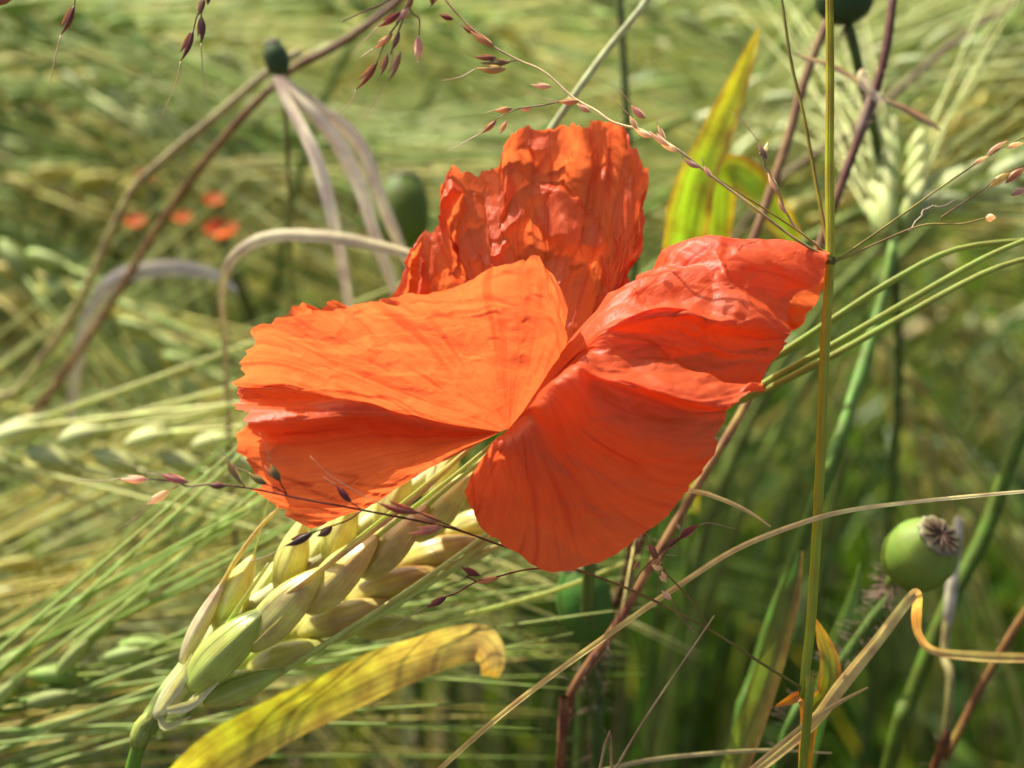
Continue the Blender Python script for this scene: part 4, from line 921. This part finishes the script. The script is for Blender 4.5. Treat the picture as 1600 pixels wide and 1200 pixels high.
blade('grass_leaf', 'fresh green blade with pale shine left of the hairy stem of the round seed head', 'leaf', [(1345, 880, 44), (1330, 940, 44), (1308, 1000, 44), (1292, 1060, 45), (1270, 1150, 48), (1250, 1260, 52)], [6, 24, 30, 28, 20], np.array([S(110, 150, 60), S(130, 170, 90), S(100, 150, 70), S(80, 120, 50)]), M_leaf, 30)
# stiff awns that run out from behind the petal: an ear hidden behind the flower
hid = thing('barley_plant', 'barley ear hidden behind the flower with three long green awns crossing the culm', 'barley', ground(PP([(1040, 700, 30), (1020, 760, 32)]))[-1])
hs_ = crom(ground(PP([(960, 740, 29), (930, 790, 32), (920, 900, 40)]), (0, .01)), 20)
m = MB(); m.tube(hs_, 0.0011, S(110, 135, 60), 6); build(m, 'stem', M_stem, hid)
for i, q in enumerate([[(1160, 585, 22), (1215, 556, 22), (1300, 500, 20), (1400, 436, 20), (1500, 388, 20), (1640, 372, 20)], [(1150, 625, 20), (1210, 590, 20), (1300, 540, 18), (1420, 470, 18), (1540, 402, 18), (1640, 360, 18)], [(1120, 640, 20), (1190, 612, 20), (1300, 556, 17), (1400, 500, 17), (1540, 425, 17), (1640, 394, 17)]]):
    m = MB(); b_ = P(960 + i * 30, 720 - i * 18, 29); t_ = P(*q[0])
    grain_mesh(m, b_, b_ + (t_ - b_) * 0.5, 0.005, *GC['g']); g_ = build(m, 'grain', M_grain, hid)
    m = MB(); m.tube(crom(np.vstack([[b_ + (t_ - b_) * 0.48], PP(q)]), 24), [0.0006, 0.00055, 0.0005, 0.0003], np.array([S(175, 195, 90), S(160, 180, 75), S(175, 180, 90)]), 6, 0.6); build(m, 'awn', M_awn, g_)

# far poppies, mere red dots in the barley
for i, (x, y, d, s_) in enumerate([(345, 368, 172, 0.0042), (212, 352, 172, 0.0026), (228, 278, 172, 0.0022), (335, 318, 175, 0.0026), (285, 345, 175, 0.0024)]):
    q = P(x, y, d)
    r_ = thing('poppy_flower', 'small out-of-focus red poppy deep among the barley', 'poppy', np.array([q[0], q[1], -0.02]), 'far poppies in the barley')
    for k in range(4):
        a0 = k * 1.57 + i
        rays = []
        u_ = np.linspace(-0.9, 0.9, 7); v_ = np.linspace(0.1, 1, 6)
        G = np.array([[q + s_ * np.array([math.cos(a0 + uu) * vv, math.sin(a0 + uu) * vv, 0.6 * vv ** 1.6 + 0.1 * math.sin(5 * uu + i)]) for vv in v_] for uu in u_])
        m = MB(); m.grid(G, S(210, 50, 25)); build(m, 'petal', M_petal, r_)
    m = MB(); m.tube(crom(np.array([q, q + [0.01, 0, -0.1], [q[0], q[1], -0.02]]), 10), 0.0009, S(100, 110, 60), 5); build(m, 'stem', M_stem, r_)

# ---------------------------------------------------------------- the barley behind
def blocked(Q, near=0.05):
    """true when any of the points would stand in front of, or crowd, the flower and the named plants"""
    x, y, z = campix(np.asarray(Q))
    inside = (x > -250) & (x < 1850) & (y > -400) & (y < 1500)
    if np.any((x > -20) & (x < 800) & (y < 730) & (z < FD + 0.125)): return True
    return bool(np.any(inside & (z < FD + near)) or np.any(z < 0.12))

GRP = 'barley plants standing in the blurred field'
CW = ['straw-pale', 'olive-green', 'whitish', 'green', 'yellowing']
PALS = [((S(195, 205, 145), S(190, 200, 135)), S(190, 200, 140)), ((S(170, 188, 112), S(165, 178, 108)), S(165, 185, 112)), ((S(205, 215, 165), S(200, 208, 150)), S(205, 215, 162)), ((S(155, 180, 95), S(150, 170, 90)), S(150, 175, 92)), ((S(205, 195, 110), S(195, 185, 100)), S(200, 192, 112))]
spots = []
def scatter(n, xr, yr, dr_, dirs, aw=(0.10, 0.14), ar=0.00036, where=''):
    c = 0; tries = 0
    while c < n and tries < n * 30:
        tries += 1
        x, y, d = rng.uniform(*xr), rng.uniform(*yr), rng.uniform(*dr_)
        E = P(x, y, d)
        if not (0.16 < E[2] < 0.66): continue
        a = math.radians(rng.uniform(*dirs[0])); z = rng.uniform(*dirs[1])
        ax_ = cdir(math.cos(a), math.sin(a), z)
        awn = rng.uniform(*aw)
        Q = np.array([E + ax_ * f for f in np.linspace(0, 0.065 + awn, 6)])
        if blocked(Q, min(0.07, dr_[0] * 0.001 - 0.01)): continue
        spots.append((E, ax_, awn, ar, where)); c += 1
#        count, pixel x, pixel y, depth mm, (angle in picture, away)
scatter(12, (-420, 200), (-100, 260), (190, 300), ((-28, -6), (-0.2, 0.35)), ar=0.0005, where='beyond the drooping red spikelets')
scatter(30, (-350, 500), (-60, 330), (170, 480), ((-25, 0), (-0.35, 0.35)), ar=0.0005, where='beyond the dark brown stalk')
scatter(14, (-350, 250), (300, 620), (130, 380), ((-40, -12), (-0.3, 0.3)), ar=0.0005, where='around the far red poppies')
scatter(26, (300, 950), (-60, 420), (170, 600), ((-14, 14), (-0.3, 0.5)), where='beyond the upright poppy petal')
scatter(16, (850, 1600), (-60, 420), (130, 500), ((15, 60), (-0.2, 0.6)), where='behind the yellow-green pointed leaf')
scatter(10, (1000, 1600), (250, 520), (110, 320), ((10, 50), (0.0, 0.6)), where='behind the whitish young ear')
scatter(4, (-620, -240), (880, 1330), (38, 90), ((16, 36), (0.0, 0.4)), ar=0.0005, where='fanning in below the level pale ear')
scatter(4, (-620, -260), (880, 1250), (80, 150), ((14, 34), (0.0, 0.4)), where='reaching out beside the plump ear')
scatter(4, (-600, -260), (700, 1000), (140, 260), ((5, 35), (0.0, 0.5)), where='under the level pale ear')
scatter(10, (1250, 1750), (420, 800), (180, 420), ((-70, -20), (-0.2, 0.4)), where='beyond the three green awns')
scatter(5, (-300, 700), (420, 900), (240, 460), ((-30, 30), (-0.2, 0.4)), where='behind the silvery dry blades')
for i, (E, ax_, awn, ar, where) in enumerate(spots):
    ci = int(rng.integers(0, len(PALS)))
    cg, ca = PALS[ci]
    cg = (cg[0] * 1.15, cg[1] * 1.15); ca = ca * np.array([1.28, 1.25, 1.12])
    barley_plant(E, ax_, L_=rng.uniform(0.05, 0.07), awn=awn, n=9, label=CW[ci] + ' barley plant with long awns ' + where, group=GRP, cg=cg, ca=ca, seed=100 + i, wide=0.0044, fl=0.26, awn_r=ar)

# ---------------------------------------------------------------- undergrowth: blades and stems nobody could count
def undergrowth(n, name, label, xr, yr, hr, pal, wr, seed, lean=0.5, near=0.06, kind='blade'):
    r = np.random.default_rng(seed)
    m = MB(); c = 0; tries = 0
    while c < n and tries < n * 4:
        tries += 1
        x, y = r.uniform(*xr), r.uniform(*yr)
        h = r.uniform(*hr)
        a = r.uniform(0, 6.28); l = h * lean * r.uniform(0.2, 1)
        dx, dy = math.cos(a) * l, math.sin(a) * l
        b = np.array([x, y, -0.02])
        pts = np.array([b, b + [dx * .15, dy * .15, h * .5], b + [dx * .5, dy * .5, h * .85], b + [dx, dy, h * r.uniform(0.7, 1.05)]])
        p = crom(pts, 8)
        if blocked(p, near): continue
        cc = pal[r.integers(0, len(pal))] * r.uniform(0.75, 1.25)
        if kind == 'blade':
            m.ribbon(p, np.array([0.5, 1, 0.8, 0.05]) * r.uniform(*wr), np.array([cc * 0.9, cc, cc * 1.15]), face=[math.cos(a + 1.5), math.sin(a + 1.5) - 0.3, 0.5], twist=[0, r.uniform(-1.5, 1.5)], k=3, seed=int(c % 50))
        else:
            m.tube(p, np.array([1, 0.9, 0.5]) * r.uniform(*wr), cc, 4)
        c += 1
    build(m, name, M_leaf if kind == 'blade' else M_stem, None, (0, 0, 0), label, 'grass', None, 'stuff')
GRN = [S(95, 130, 42), S(110, 145, 48), S(80, 115, 40), S(130, 155, 52), S(155, 165, 58), S(95, 135, 55), S(185, 175, 65)]
STR = [S(190, 180, 120), S(175, 160, 100), S(150, 125, 90), S(120, 130, 60), S(105, 125, 60), S(115, 80, 65)]
undergrowth(3400, 'undergrowth', 'tangle of green grass blades filling the gaps under the barley', (-0.75, 0.75), (-0.1, 1.6), (0.16, 0.46), GRN, (0.002, 0.0055), 1)
undergrowth(900, 'leafy_undergrowth', 'dense dark green leaves and stems below the round green seed head', (0.0, 0.45), (0.05, 0.75), (0.14, 0.50), [S(85, 118, 40), S(70, 105, 38), S(100, 135, 45), S(120, 150, 50), S(80, 115, 50)], (0.003, 0.009), 5, 0.8, near=0.055)
undergrowth(1000, 'straw_tangle', 'tangle of thin straws and stems among the grass', (-0.75, 0.75), (-0.1, 1.6), (0.2, 0.55), STR, (0.0006, 0.0013), 2, 0.45, kind='stem')
undergrowth(1500, 'outer_undergrowth', 'grass and weeds further out in the barley field', (-2.2, 2.2), (0.9, 4.2), (0.3, 0.55), GRN + STR, (0.004, 0.010), 3, 0.5)
